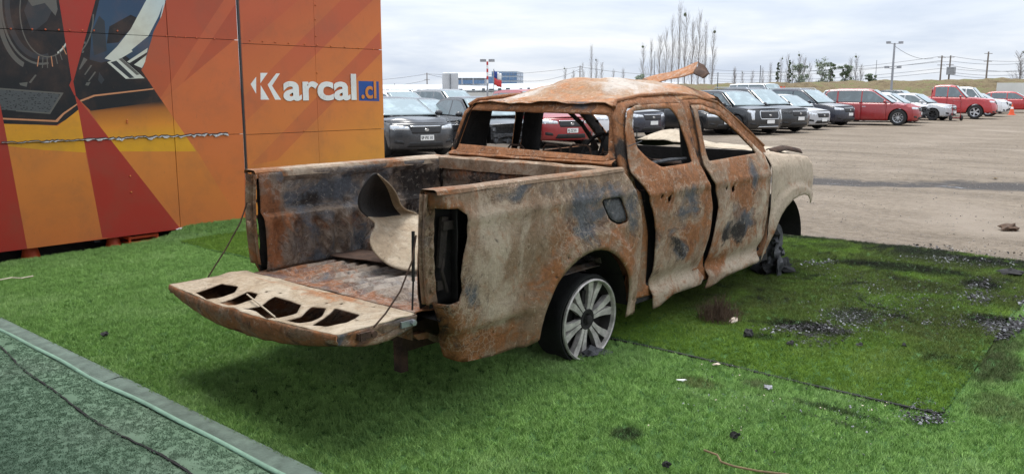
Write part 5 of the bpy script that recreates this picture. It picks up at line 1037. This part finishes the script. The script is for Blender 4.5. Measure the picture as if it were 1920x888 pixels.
car('parked_car', 'car', 'bright red estate beyond the small orange cone', far(1962, 76), -80, 'hatch', 4.5, 1.8, 1.55, .95, .98, 'c_bright_red', 0, .34, group=GR)
GB = 'salvage cars parked in the rows behind'
car('parked_car', 'car', 'white crossover with roof rails behind the saloon near the hoarding', (14.8, 19.2), -100, 'suv', 4.5, 1.84, 1.66, 1.0, 1.04, 'c_white', 0, .35, bars=True, detail=False, group=GB)
car('parked_car', 'car', 'white estate behind the grey saloon, next to a white crossover', (18.6, 20.0), -100, 'suv', 4.5, 1.84, 1.62, 1.0, 1.04, 'c_white', 0, .35, bars=True, detail=False, group=GB)
car('parked_car', 'car', 'grey crossover in the row behind, left of the pickup roof', (22.6, 21.0), -98, 'suv', 4.5, 1.84, 1.68, 1.0, 1.04, 'c_grey', 0, .35, detail=False, group=GB)
car('parked_car', 'car', 'pale silver saloon in the second row past the grey crossover', (19.9, 24.5), -98, 'sedan', 4.6, 1.8, 1.5, .92, .96, 'c_silver', 0, .33, detail=False, group=GB)
car('parked_van', 'van', 'white panel van behind the dark off-roaders', (56.5, 22.5), -110, 'van', 5.2, 1.95, 2.15, 1.15, 1.20, 'c_white', 0, .35, detail=False, group=GB)
car('parked_car', 'car', 'white crossover in the row behind the square-grille crossover', (41.0, 22.0), -98, 'suv', 4.5, 1.84, 1.66, 1.0, 1.04, 'c_white', 0, .35, bars=True, detail=False, group=GB)
car('parked_car', 'car', 'silver crossover between the navy off-roader and the red crossover', (54.0, 19.0), -98, 'suv', 4.5, 1.84, 1.66, 1.0, 1.04, 'c_silver', 0, .35, detail=False, group=GB)
car('parked_car', 'car', 'grey hatchback in the row behind the silver wreck', (72.0, 19.5), -96, 'hatch', 4.3, 1.78, 1.55, .92, .97, 'c_grey', 0, .33, detail=False, group=GB)
car('parked_car', 'car', 'navy crossover in the row behind the red pickup bed', (79.0, 19.0), -96, 'suv', 4.5, 1.84, 1.66, 1.0, 1.04, 'c_navy', 0, .35, detail=False, group=GB)
car('parked_car', 'car', 'white crossover behind the pale silver saloon', (66.0, 19.0), -96, 'suv', 4.5, 1.84, 1.70, 1.0, 1.04, 'c_white', 0, .35, detail=False, group=GB)
car('parked_car', 'car', 'silver hatchback in the row behind the white double cab', (98.0, 19.0), -96, 'hatch', 4.3, 1.78, 1.5, .92, .97, 'c_silver', 0, .33, detail=False, group=GB)
cone('traffic_cone', tuple(far(1901, 68)), .75, .2, 'small orange cone standing alone beyond the white pickups')
# red bracing bar left beside the navy wreck, and a trolley by the red pickup
b = MB(); b.box((0, 0, .50), (.09, .09, 1.0)); b.box((.12, 0, .98), (.42, .12, .10)); b.box((0, 0, .03), (.4, .4, .06)); o = b.build('jack_stand', M['c_bright_red'], None, False); o.location = (22.6, 11.4, 0); tag(o, 'red steel stand beside the navy wreck', 'stand')
tr = empty('hand_trolley', tuple(far(1797, 53)), .6, 'dark little two-wheel trolley beside the pale silver saloon', 'trolley')
b = MB(); b.tube([(0, -.22, .2), (0, -.22, 1.1), (0, .22, 1.1), (0, .22, .2)], .02, 6); b.box((.15, 0, .18), (.35, .5, .03)); b.tube([(0, -.22, .6), (0, .22, .6)], .015, 6); b.build('frame', M['c_red'], tr)
for g in (-1, 1): b = MB(); b.lathe([(.0001, -.04), (.15, -.04), (.17, 0), (.15, .04), (.0001, .04)], 16, 'y', (0, g*.28, .17)); b.build('wheel', M['tyre'], tr)
# ================================================================== far things
simple('berm', (.17, .135, .085), .95, 0, .4, .35, 0)
def berm_mat():
    n = NT('berm_mat'); P = n.pos(); a = n.noise(.35, 7, .68, .4, P); b = n.noise(1.6, 6, .7, .2, P)
    c = n.ramp(n.math('ADD', n.math('MULTIPLY', a, .55), n.math('MULTIPLY', b, .45)), [(.34, (.085, .068, .04)), (.50, (.20, .155, .095)), (.58, (.16, .165, .075)), (.70, (.30, .235, .15))])
    M['berm'] = n.out(c, .95, 0, n.bump(b, .8, .5), .1)
berm_mat()
simple('bark', (.27, .25, .24), .9, 0, .3, 3); simple('mistletoe', (.09, .11, .06), .9, 0, .3, 3); simple('leaf_dark', (.10, .14, .07), .8, 0, .5, .8); simple('leaf_grey', (.22, .26, .19), .8, 0, .4, .8)
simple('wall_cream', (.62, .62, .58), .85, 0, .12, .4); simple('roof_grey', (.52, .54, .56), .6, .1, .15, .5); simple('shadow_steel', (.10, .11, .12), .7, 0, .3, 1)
glass_mat('tower_glass', (.06, .16, .32), .08); simple('tower_frame', (.38, .44, .50), .6, 0, .1, 1); simple('mast_red', (.55, .04, .04), .5); simple('flag_blue', (.02, .05, .25), .7)
# earth bank behind the yard
pl = [far(x_, d) for x_, d in ((1240, 120), (1330, 122), (1450, 124), (1600, 126), (1760, 128), (1920, 130), (2080, 132), (2250, 134))]
hy = [158, 158, 155, 153, 151, 149, 149, 149]
def berm(u, v):
    k = u*7; i = min(6, int(k)); f = k-i; p = pl[i]*(1-f)+pl[i+1]*f; d = (p-CAM)[:2]; d = d/np.linalg.norm(d); hh = zat(hy[i]*(1-f)+hy[i+1]*f, 125)
    w = -9+22*v; q = p[:2]+d*w; z = hh*float(sstep(-9, 1.5, w))*(1+.10*mnoise.noise(Vector((u*26, v*4, 0)))+.05*mnoise.noise(Vector((u*90, v*12, 3))))
    if w > 6: z *= 1-.3*(w-6)/7
    return (q[0], q[1], z-.05)
b = MB(); b.grid(berm, 240, 22); o = b.build('earth_bank', M['berm'], angle=180); tag(o, 'long low bank of brown earth and dry grass behind the car yard', None, None, 'structure')
# long cream works building, low roof, blue glass block
A0, A1 = far(560, 118), far(1330, 150)
def wallpt(t, z, off=0.): 
    p = A0*(1-t)+A1*t; d = (A1-A0)[:2]; n_ = np.array([d[1], -d[0]])/np.linalg.norm(d); return (p[0]-n_[0]*off, p[1]-n_[1]*off, z)
wk = empty('works_building', tuple(A0), 0, 'long low cream works wall and roof far behind the parked cars', 'building')
def wp(mb, nm, mt, sm=False): o = mb.build(nm, M[mt], None, sm); o.parent = wk; o.matrix_parent_inverse = Matrix.Translation(-Vector(A0)); return o
ztop = lambda t: zat(160.5-13*t, 128)-1.15
b = MB(); b.grid(lambda u, v: wallpt(u, ztop(u)*.86*v), 30, 2); b.grid(lambda u, v: wallpt(u, ztop(u)*.86, -.0+14*v), 30, 2); wp(b, 'wall', 'wall_cream')
b = MB(); b.grid(lambda u, v: wallpt(u, ztop(u)*.90+.30*v, .8-.2*v), 30, 2); b.grid(lambda u, v: wallpt(u, ztop(u)*.90+.30+.9*v, .6+10*v), 30, 2); wp(b, 'roof', 'roof_grey')
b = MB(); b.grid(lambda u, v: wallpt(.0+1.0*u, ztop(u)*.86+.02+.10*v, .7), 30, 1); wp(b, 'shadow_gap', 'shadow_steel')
rr = random.Random(8)
for k in range(22):
    t = .18+.5*k/22+rr.uniform(-.006, .006); p = Vector(wallpt(t, ztop(t)*.88+.35, -.1)); b = MB(); b.box(p, (rr.uniform(.2, .55), rr.uniform(.2, .55), rr.uniform(.2, .45))); wp(b, 'vent', 'shadow_steel')
for px in (837, 852): 
    b = MB(); q = far(px, 116); b.lathe([(.55, 0), (.55, zat(138, 116)), (.4, zat(136, 116)), (.0001, zat(136, 116))], 14, 'z', tuple(q)); o = b.build('silo', M['roof_grey']); tag(o, 'slim grey silo standing before the cream works building', 'silo', 'pair of grey silos')
q0, q1 = far(842, 135), far(912, 135); z1 = zat(146, 135)
cp = empty('canopy_building', tuple(q0), 0, 'low pitched grey roof on posts before the blue block', 'building')
def cpp(mb, nm, mt): o = mb.build(nm, M[mt], None, False); o.parent = cp; o.matrix_parent_inverse = Matrix.Translation(-Vector(q0)); return o
b = MB(); L01 = Vector(q1-q0); dp_ = Vector((-L01.y, L01.x, 0)).normalized()*-1
b.grid(lambda u, v: tuple(Vector(q0)+L01*u-dp_*6*v+Vector((0, 0, z1+.9*math.sin(v*math.pi)))), 8, 6); cpp(b, 'roof', 'roof_grey')
b = MB(); b.grid(lambda u, v: tuple(Vector(q0)+L01*u+Vector((0, 0, z1-.35*v))), 8, 1); cpp(b, 'fascia', 'shadow_steel')
for u in (0.03, .35, .65, .97): b = MB(); b.tube([Vector(q0)+L01*u, Vector(q0)+L01*u+Vector((0, 0, z1))], .12, 6); cpp(b, 'post', 'galv')
D = 210.; t0, t1, t2 = far(922, D), far(969, D), far(981, D+16); ht = zat(134, D)
tw = empty('office_block', tuple(t0), 0, 'blue glass office block beyond the cream works roof', 'building')
def tp(mb, nm, mt): o = mb.build(nm, M[mt], None, False); o.parent = tw; o.matrix_parent_inverse = Matrix.Translation(-Vector(t0)); return o
e1 = Vector(t1-t0); e2 = Vector(t2-t1); b = MB(); pts_ = [Vector(t0), Vector(t1), Vector(t2), Vector(t2)-e1]; b.add([p for p in pts_]+[p+Vector((0, 0, ht)) for p in pts_], [(0, 1, 5, 4), (1, 2, 6, 5), (2, 3, 7, 6), (3, 0, 4, 7), (4, 5, 6, 7)]); tp(b, 'wall', 'tower_frame')
nrm = Vector((e1.y, -e1.x, 0)).normalized(); nrm = nrm if nrm.dot(Vector(CAM)-Vector(t0)) > 0 else -nrm; nr2 = Vector((e2.y, -e2.x, 0)).normalized(); nr2 = nr2 if nr2.dot(Vector(CAM)-Vector(t1)) > 0 else -nr2
for i in range(7):
    for j in range(3):
        a, c = (i+.06)/7, (i+.94)/7; z0, z9 = ht*(.45+.18*j)+.15, ht*(.45+.18*(j+1))-.25; b = MB(); V_ = [Vector(t0)+e1*a+nrm*.08, Vector(t0)+e1*c+nrm*.08]; b.add([V_[0]+Vector((0, 0, z0)), V_[1]+Vector((0, 0, z0)), V_[1]+Vector((0, 0, z9)), V_[0]+Vector((0, 0, z9))], [(0, 1, 2, 3)]); o = tp(b, 'window', 'tower_glass'); s = o.modifiers.new('th', 'SOLIDIFY'); s.thickness = .05
for i in range(4):
    for j in range(3):
        a, c = (i+.15)/4, (i+.85)/4; z0, z9 = ht*(.45+.18*j)+.15, ht*(.45+.18*(j+1))-.25; b = MB(); V_ = [Vector(t1)+e2*a+nr2*.08, Vector(t1)+e2*c+nr2*.08]; b.add([V_[0]+Vector((0, 0, z0)), V_[1]+Vector((0, 0, z0)), V_[1]+Vector((0, 0, z9)), V_[0]+Vector((0, 0, z9))], [(0, 1, 2, 3)]); o = tp(b, 'window', 'tower_glass'); s = o.modifiers.new('th', 'SOLIDIFY'); s.thickness = .05
b = MB(); s0 = far(888, D-6); b.box((s0[0], s0[1], zat(147, D)/2), (7, 7, zat(142, D))); o = b.build('annexe', M['tower_glass'], None, False); o.parent = tw; o.matrix_parent_inverse = Matrix.Translation(-Vector(t0))
# striped light mast with flag
mq = far(914, 100); mast = empty('light_mast', tuple(mq), 0, 'red and white striped mast with floodlights before the works', 'mast'); zt_ = zat(116, 100)
for k in range(12):
    b = MB(); z0 = zt_*k/12; b.tube([(0, 0, z0), (0, 0, zt_*(k+1)/12-.01)], .11, 8); b.build('mast_section', M['mast_red' if (k % 2 and k > 5) else ('white' if k > 5 else 'galv')], mast)
for g in (-1, 1): b = MB(); b.box((g*.35, -g*.35, zt_+.1), (.5, .5, .3)); b.build('floodlight', M['galv'], mast)
fq = far(926, 100); fl_ = empty('flag', tuple(fq), 0, 'small white, blue and red flag on a thin pole by the mast', 'flag'); zf = zat(133, 100)
b = MB(); b.tube([(0, 0, 0), (0, 0, zf+.2)], .05, 6); b.build('pole', M['galv'], fl_); dr = np.array([_r[0], _r[1]])
def flagq(u0, u1, v0, v1): 
    b = MB(); b.grid(lambda u, v: (dr[0]*(u0+(u1-u0)*u)*.9, dr[1]*(u0+(u1-u0)*u)*.9, zf-1.6*(v0+(v1-v0)*v)-.35*(u0+(u1-u0)*u)+.05*math.sin(9*u)), 4, 3); return b
for nm, q, mt in (('white_band', (.45, 1, 0, .5), 'white'), ('blue_canton', (0, .45, 0, .5), 'flag_blue'), ('red_band', (0, 1, .5, 1), 'mast_red')): o = flagq(*q).build(nm, M[mt], fl_); s = o.modifiers.new('th', 'SOLIDIFY'); s.thickness = .02
# white site wall and orange-white barrier at the right edge of the yard
w0, w1 = far(1868, 112), far(1990, 112); b = MB(); z_ = zat(157, 112); b.grid(lambda u, v: (w0[0]*(1-u)+w1[0]*u, w0[1]*(1-u)+w1[1]*u, z_*v), 6, 2); o = b.build('site_wall', M['wall_cream'], None, False); s = o.modifiers.new('th', 'SOLIDIFY'); s.thickness = .3; tag(o, 'white site wall before the earth bank beside the red estate', 'wall')
w0 = far(1437, 80); ob = empty('barrier', tuple(w0), R(-60), 'orange and white barrier boards showing above the dark off-roaders', 'barrier')
for k in range(4): b = MB(); b.box((-1.2+.8*k, 0, 1.75), (.78, .08, .5)); b.build('board', M['cone_orange' if k % 2 else 'white'], ob, False)
for x_ in (-1.4, 1.4): b = MB(); b.box((x_, 0, 1.0), (.08, .08, 2.0)); b.build('post', M['galv'], ob, False)
# ---------------------------------------------------------------- bare poplars
def poplar_meshes(seed, H, spread, nb):
    r_ = random.Random(seed); tk = MB(); pts_ = [(r_.uniform(-.15, .15)*z/H, r_.uniform(-.15, .15)*z/H, z) for z in np.linspace(0, H, 7)]; tk.tube(pts_, [max(.015, .12*(1-z/H)**.8*H/14) for z in np.linspace(0, H, 7)], 6); cr = MB(); clumps = MB(); nc = 0
    for k in range(nb):
        z = H*(.10+.85*(k/nb)**.9); a = r_.uniform(0, 6.28); L_ = H*(.30-.20*z/H)*r_.uniform(.7, 1.3); out = spread*r_.uniform(.5, 1.2)*(1.05-.7*z/H); x0_ = np.interp(z, [p[2] for p in pts_], [p[0] for p in pts_]); y0_ = np.interp(z, [p[2] for p in pts_], [p[1] for p in pts_])
        q = [(x0_+math.cos(a)*out*f**.6, y0_+math.sin(a)*out*f**.6, z+L_*f) for f in (0, .25, .6, 1)]; cr.tube(q, [.024, .018, .012, .005], 3, cap=False)
        for j in range(4):
            f = r_.uniform(.25, .95); b_ = Vector(np.array(q[0])*(1-f)+np.array(q[3])*f); a2 = a+r_.uniform(-1.4, 1.4); l2 = L_*r_.uniform(.2, .45); cr.tube([b_, b_+Vector((math.cos(a2)*l2*.3, math.sin(a2)*l2*.3, l2*.6)), b_+Vector((math.cos(a2)*l2*.42, math.sin(a2)*l2*.42, l2))], [.009, .006, .003], 3, cap=False)
        if r_.random() < .03: clumps.blob(q[2], (.28, .28, .28), k, 1, .4); nc += 1
    return tk, cr, clumps if nc else None
PM = {}
def poplar(px, dist, ytop, seed, label, spread=.9, nb=46, lean=0):
    H = zat(ytop, dist)-(-0.0); key = seed % 4
    p = far(px, dist); r = empty('poplar_tree', tuple(p), random.uniform(0, 6), label, 'tree', 'bare poplars beyond the yard')
    if key not in PM: PM[key] = [None if q is None else q.mesh(n_) for q, n_ in zip(poplar_meshes(key+50, 14, 1.0, 58), ('trunk', 'crown', 'mistletoe'))]
    for me, n_, m_ in zip(PM[key], ('trunk', 'crown', 'mistletoe'), ('bark', 'bark', 'mistletoe')):
        if me is None: continue
        if not me.materials: me.materials.append(M[m_])
        o = bpy.data.objects.new(n_, me); COL.objects.link(o); o.parent = r; o.scale = (spread, spread, H/14)
LBL = 'tall leafless poplar in the tight clump beyond the earth bank'
for i, (px, yt) in enumerate([(1258, 40), (1271, 17), (1283, 30), (1296, 45), (1308, 32), (1320, 50), (1334, 62), (1236, 70), (1247, 62), (1219, 80), (1205, 88)]): poplar(px, 150+rr.uniform(-10, 14), yt, i, 'tallest leafless poplar of the tight clump beyond the earth bank' if yt == 17 else ('low leafless poplar standing above the green bush by the clump' if yt >= 80 else ('middling leafless poplar at the edge of the tall poplar clump' if yt >= 60 else LBL)), rr.uniform(.8, 1.25))
for i, (px, yt) in enumerate([(1376, 132), (1391, 136), (1410, 134), (1428, 130), (1443, 122), (1462, 112), (1376, 128)]): poplar(px, 190, yt, i+1, 'thin low leafless tree along the power line', .7)
for i, (px, yt) in enumerate([(1060, 128), (1075, 132), (1092, 120), (1108, 88), (1118, 112), (1128, 118), (1150, 132), (1168, 130)]): poplar(px, 230, yt, i+2, 'distant leafless tree behind the pickup roof', .9)
for i, (px, yt) in enumerate([(1475, 108), (1484, 118), (1497, 106), (1506, 112), (1516, 122), (1592, 115), (1603, 110), (1612, 125)]): poplar(px, 165, yt, i, 'leafless tree rising among the leafy trees on the bank', .8)
poplar(1908, 150, 107, 2, 'crooked leafless tree at the far end of the bank', 1.6)
def leafy(name, px, dist, ytop, wpx, label, mat, seed, group='leafy trees beyond the earth bank', gap=.5):
    r_ = random.Random(seed); p = far(px, dist); H = zat(ytop, dist); wd = wpx/FPX*dist/2; root = empty(name, tuple(p), 0, label, 'tree', group)
    tk = MB(); tk.tube([(0, 0, 0), (.1, 0, H*.4), (.0, .1, H*.85)], [.22, .15, .04], 6)
    for k in range(9): a = r_.uniform(0, 6.28); z = H*r_.uniform(.25, .7); tk.tube([(0, 0, z), (math.cos(a)*wd*.6, math.sin(a)*wd*.6, z+H*.2)], [.06, .02], 4)
    tk.build('trunk', M['bark'], root); cr = MB(); cl = [(r_.gauss(0, wd*.42), r_.gauss(0, wd*.42), H*(.22+.72*r_.random()**.8), wd*r_.uniform(.18, .38)) for _ in range(34)]
    for (x, y, z, rad) in cl:
        k_ = 1-.5*max(0, z/H-.55); x *= k_; y *= k_
        for _ in range(46):
            v = Vector((r_.gauss(0, 1), r_.gauss(0, 1), r_.gauss(0, 1))).normalized()*rad*r_.random()**.4; c = Vector((x, y, z))+Vector((v.x, v.y, v.z*.9)); s = r_.uniform(.08, .17)*dist/165
            a = Vector((r_.gauss(0, 1), r_.gauss(0, 1), r_.gauss(0, 1))).normalized()*s; b_ = Vector((r_.gauss(0, 1), r_.gauss(0, 1), r_.gauss(0, 1))).normalized()*s; cr.add([c-a, c+b_, c+a, c-b_], [(0, 1, 2, 3)])
    cr.build('crown', M[mat], root, False)
leafy('leafy_tree', 1540, 160, 112, 40, 'broad grey green tree on the bank', 'leaf_grey', 1); leafy('leafy_tree', 1556, 164, 118, 16, 'small dark tree against the broad grey green tree', 'leaf_dark', 2)
leafy('leafy_tree', 1584, 160, 122, 26, 'rounded dark green tree on the bank among bare trunks', 'leaf_dark', 3); leafy('leafy_tree', 1498, 160, 120, 34, 'thin grey green thicket tree among bare trunks on the bank', 'leaf_grey', 4)
leafy('leafy_tree', 1632, 160, 140, 18, 'low dark bush beside the light pole', 'leaf_dark', 5); leafy('leafy_tree', 1200, 150, 138, 26, 'low green bush at the foot of the tall poplars', 'leaf_grey', 6); leafy('leafy_tree', 1478, 160, 112, 8, 'narrow dark ivy covered trunk on the bank', 'leaf_dark', 7); leafy('leafy_tree', 1457, 160, 116, 7, 'slim dark ivy trunk standing apart on the bank', 'leaf_dark', 8)
# ---------------------------------------------------------------- poles and wires
def pole(name, px, dist, ytop, label, r=.12, mt='galv', lamps=False, arm=False):
    p = far(px, dist); H = zat(ytop, dist); root = empty(name, tuple(p), 0, label, 'pole'); b = MB(); b.tube([(0, 0, 0), (0, 0, H)], [r, r*.7], 8); b.build('shaft', M[mt], root)
    if lamps:
        for z, n_ in ((H, 1), (H*lamps, 2)):
            for g in (-1, 1): b = MB(); b.tube([(0, 0, z-.1), (dr[0]*g*.55, dr[1]*g*.55, z)], .03, 5); b.box((dr[0]*g*.6, dr[1]*g*.6, z+.05), (.35, .35, .22)); b.build('floodlight', M['galv'], root, False)
    if arm:
        for z in (H-.25, H-1.3): b = MB(); b.tube([(-dr[0]*.55, -dr[1]*.55, z), (dr[0]*.55, dr[1]*.55, z)], .04, 5); b.build('crossarm', M['wood_pole'], root)
    return (p, H)
pole('light_pole', 1671, 92, 90, 'tall pale floodlight pole behind the red family crossover', .13, 'galv', .62)
P1 = pole('utility_pole', 1761, 135, 112, 'utility pole left of a matching pair on the bank', .14, 'wood_pole', arm=True); P2 = pole('utility_pole', 1777, 140, 112, 'utility pole carrying a transformer on the bank', .14, 'wood_pole', arm=True); P3 = pole('utility_pole', 1847, 135, 107, 'utility pole above the white double cab pickup', .14, 'wood_pole', arm=True)
P4 = pole('utility_pole', 1345, 110, 137, 'short pole with a twin lamp head at the bank foot', .07, 'wire'); P5 = pole('utility_pole', 1424, 140, 125, 'plain thin pole among the low bare trees', .08, 'wire')
P6 = pole('utility_pole', 801, 170, 137, 'distant utility pole beyond the works wall near the hoarding', .13, 'wood_pole', arm=True); P7 = pole('utility_pole', 1087, 190, 124, 'distant utility pole behind the pickup roof', .14, 'wood_pole', arm=True); P8 = pole('utility_pole', 740, 170, 157, 'short distant pole close to the hoarding edge', .12, 'wood_pole'); P9 = pole('utility_pole', 1226, 130, 98, 'slim dark pole left of the tall poplars', .05, 'wire'); P10 = pole('utility_pole', 1640, 220, 118, 'faint distant pole left of the floodlight pole', .07, 'wire')
q = P2[0]; b = MB(); b.box((q[0]-.3, q[1]-.3, P2[1]-2.2), (1.0, 1.0, 1.1)); o = b.build('transformer', M['galv'], None, False); tag(o, 'grey transformer box hung on the paired utility poles', 'transformer')
def wire(pxa, ya, pxb, yb, d0, d1, sag, label, r=.022):
    a = far(pxa, d0); a[2] = zat(ya, d0); b_ = far(pxb, d1); b_[2] = zat(yb, d1); m = MB(); m.tube([tuple(a*(1-t)+b_*t-np.array([0, 0, sag*4*t*(1-t)])) for t in np.linspace(0, 1, 15)], r, 4); o = m.build('power_line', M['wire']); tag(o, label, 'power line', 'power lines along the bank')
WL = 'thin power line strung above the earth bank'
for ya, yb in ((139, 113), (143, 120), (148, 133), (152, 139), (132, 122)): wire(1330, ya, 1761, yb, 170, 135, .8, WL)
for ya, yb in ((113, 117), (121, 118), (133, 128), (139, 135), (128, 134), (143, 141)): wire(1777, ya, 2000, yb, 138, 138, .7, WL)
for ya, yb in ((113, 114), (121, 121), (133, 133)): wire(1761, ya, 1777, yb, 135, 139, .1, WL)
WL2 = 'sagging distant power line beyond the works wall'
for a in ((560, 150, 801, 139), (801, 139, 1087, 126), (801, 139, 915, 143), (640, 160, 801, 150), (1087, 126, 1330, 139), (980, 152, 1087, 130)): wire(*a, 170, 185, .8, WL2, .028)
wire(1673, 96, 1745, 116, 92, 130, .5, 'slack cable from the tall floodlight pole to the utility poles')
# ================================================================== debris on the turf
dd = random.Random(3)
def scatter_ash(name, px, py, w, h, n_, mats, label, zb=.034, smin=.003, smax=.011):
    b = MB(); cs = [(dd.gauss(0, .42), dd.gauss(0, .42), dd.uniform(.12, .40)) for _ in range(7)]
    for k in range(n_):
        c = cs[k % 7]; p = on(px+(c[0]+dd.gauss(0, c[2]))*w, py+(c[1]+dd.gauss(0, c[2]))*h, 2, .03); s = smin+(smax-smin)*dd.random()**2.2; m = dd.choices(range(len(mats)), [q[1] for q in mats])[0]
        N_ = Vector((dd.gauss(0, .5), dd.gauss(0, .5), 1)).normalized(); a = N_.orthogonal().normalized(); e_ = N_.cross(a); t = dd.uniform(0, 6.28); k5 = dd.choice((4, 5, 5, 6)); C0 = Vector((p[0], p[1], zb+dd.uniform(-.008, .004)))
        ring_ = [C0+(a*math.cos(t+6.283*i/k5)*dd.uniform(.7, 1.9)+e_*math.sin(t+6.283*i/k5)*dd.uniform(.5, 1.2))*s for i in range(k5)]; top_ = C0+N_*s*dd.uniform(.3, .8)
        b.add(ring_+[top_], [(i, (i+1) % k5, k5) for i in range(k5)], m)
    o = b.build(name, [M[q[0]] for q in mats], None, False); tag(o, label, 'ash', None, 'stuff')
K = [('char', 9), ('ash', 1), ('melted', 3)]; G = [('ash', 4), ('melted', 4), ('char', 5)]
scatter_ash('char_pile', 1512, 620, 80, 16, 1500, K, 'black charred heap in front of the brown dead tuft', smax=.018); scatter_ash('ash_patch', 1600, 597, 60, 26, 800, G, 'grey ash flakes behind the black charred heap')
scatter_ash('char_pile', 1885, 612, 66, 22, 1500, K, 'large black char heap at the mat corner by the yard', smax=.02); scatter_ash('char_pile', 1842, 541, 46, 18, 900, K, 'black char heap near the gravel edge', smax=.02); scatter_ash('ash_patch', 1790, 600, 36, 16, 350, G, 'pale ash flakes between the two large char heaps')
scatter_ash('ash_patch', 1740, 785, 40, 16, 260, G, 'pale ash flakes at the mat corner on the light turf'); scatter_ash('ash_patch', 1755, 490, 100, 12, 1000, G, 'grey ash strewn along the gravel edge of the mat', smax=.018); scatter_ash('ash_patch', 1540, 492, 30, 6, 260, G, 'grey ash near the front hub by the gravel', smax=.016); scatter_ash('char_pile', 1920, 560, 30, 14, 300, K, 'black char scraps on the turf beside the yard edge', smax=.018)
scatter_ash('ash_patch', 1640, 565, 210, 70, 2600, [('ash', 3), ('char', 5), ('melted', 2)], 'fine ash and cinders strewn over the dark mat', .036, .002, .009); scatter_ash('ash_patch', 1500, 760, 330, 80, 420, [('ash', 2), ('char', 4), ('paper', 1)], 'tiny scraps and cinders strewn over the light turf', .032, .002, .007)
scatter_ash('ash_patch', 1700, 466, 200, 9, 900, [('char', 5), ('melted', 3), ('stone', 3)], 'cinders and wet grit along the yard side of the mat', .004, .004, .018)
def lump(px, py, r, label, mt='char', z=.03): 
    p = on(px, py, 2, z); b = MB(); b.blob((0, 0, r[2]*.7), r, px, 2, .5); o = b.build('char_lump' if mt == 'char' else 'scrap', M[mt], None, False); o.location = p; o.rotation_euler = (0, 0, dd.uniform(0, 6)); tag(o, label, 'lump' if mt == 'char' else 'scrap', None)
lump(197, 628, (.028, .020, .014), 'lone black lump on the light turf near the kerb'); lump(1378, 819, (.022, .018, .016), 'black lump in the open light turf before the mat edge'); lump(1250, 874, (.014, .016, .016), 'tiny black lump near the bottom of the light turf'); lump(1403, 631, (.045, .03, .03), 'black lump beside the charred heap'); lump(1482, 648, (.025, .02, .022), 'small black crumb below the charred heap'); lump(1695, 651, (.015, .015, .015), 'black crumb alone on the clean green mat')
lump(1890, 430, (.14, .09, .045), 'brown rag lump lying out on the dirt', 'dead_tuft', 0.); lump(1375, 604, (.05, .025, .02), 'pale scrap beside the brown dead tuft', 'paper'); lump(1277, 713, (.022, .014, .006), 'small white scrap on the light turf', 'white', .03); lump(1343, 683, (.02, .012, .006), 'small pale scrap on the mat edge', 'paper'); lump(1440, 727, (.03, .02, .008), 'grey flake on the light turf under the mat edge', 'ash'); lump(1895, 515, (.10, .05, .035), 'black shard standing at the yard edge of the mat'); lump(1612, 648, (.03, .02, .012), 'black flake in front of the grey ash')
lump(1866, 335, (.05, .03, .012), 'small reddish stone out on the dirt', 'twig', 0.)
p = on(1348, 600, 2, .03); b = MB()
for k in range(420):
    a, r_ = dd.uniform(0, 6.28), .15*dd.random(); h = dd.uniform(.04, .19)*(1.2-r_*4); q = Vector((p[0]+math.cos(a)*r_, p[1]+math.sin(a)*r_, .03)); t = q+Vector((dd.gauss(0, .03), dd.gauss(0, .03), h)); b.tube([q, (q+t)/2+Vector((dd.gauss(0, .01), dd.gauss(0, .01), .01)), t], [.002, .0015, .0006], 3, cap=False)
o = b.build('dead_tuft', M['dead_tuft']); tag(o, 'brown dead tuft sticking up beside the pickup sill', 'tuft')
b = MB(); b.tube([on(x_, y_, 2, .045) for x_, y_ in ((1320, 843), (1345, 852), (1352, 865), (1375, 873), (1420, 882), (1480, 889))], .005, 6); o = b.build('twig', M['twig']); tag(o, 'thin brown bent wire lying on the light turf', 'wire')
b = MB(); b.tube([on(x_, y_, 2, .04) for x_, y_ in ((0, 524), (22, 520), (40, 521), (62, 517))], .006, 5); o = b.build('straw', M['paper']); tag(o, 'yellow straw lying on the turf near the hoarding', 'straw')

# ================================================================== unseen roof added over the carpet behind the viewpoint, to shade the tailgate side
simple('sheet_metal', (.16, .17, .17), .6, .2, .2, 2)
sh = empty('added_shelter', (-5.6, -1.5, 0), 0, 'added unseen dark sheet metal roof on posts, shading the tailgate side', 'added_shelter')
b = MB(); b.grid(lambda u, v: (-3.6+7.1*u, -7+13*v, 3.05+.25*u+.02*math.sin(v*180)), 4, 200); o = b.build('roof', M['sheet_metal'], sh, False); sm = o.modifiers.new('th', 'SOLIDIFY'); sm.thickness = .02
for x_ in (-3.2,):
    for y_ in (-6.5, -2.0, 2.5, 5.6): b = MB(); b.box((x_, y_, 1.53), (.12, .12, 3.06)); b.build('post', M['galv'], sh, False)
for y_ in (-6.5, -2.0, 2.5, 5.6): b = MB(); b.box((0, y_, 3.0), (6.9, .1, .12), Matrix.Rotation(R(-2), 3, 'Y')); b.build('beam', M['galv'], sh, False)
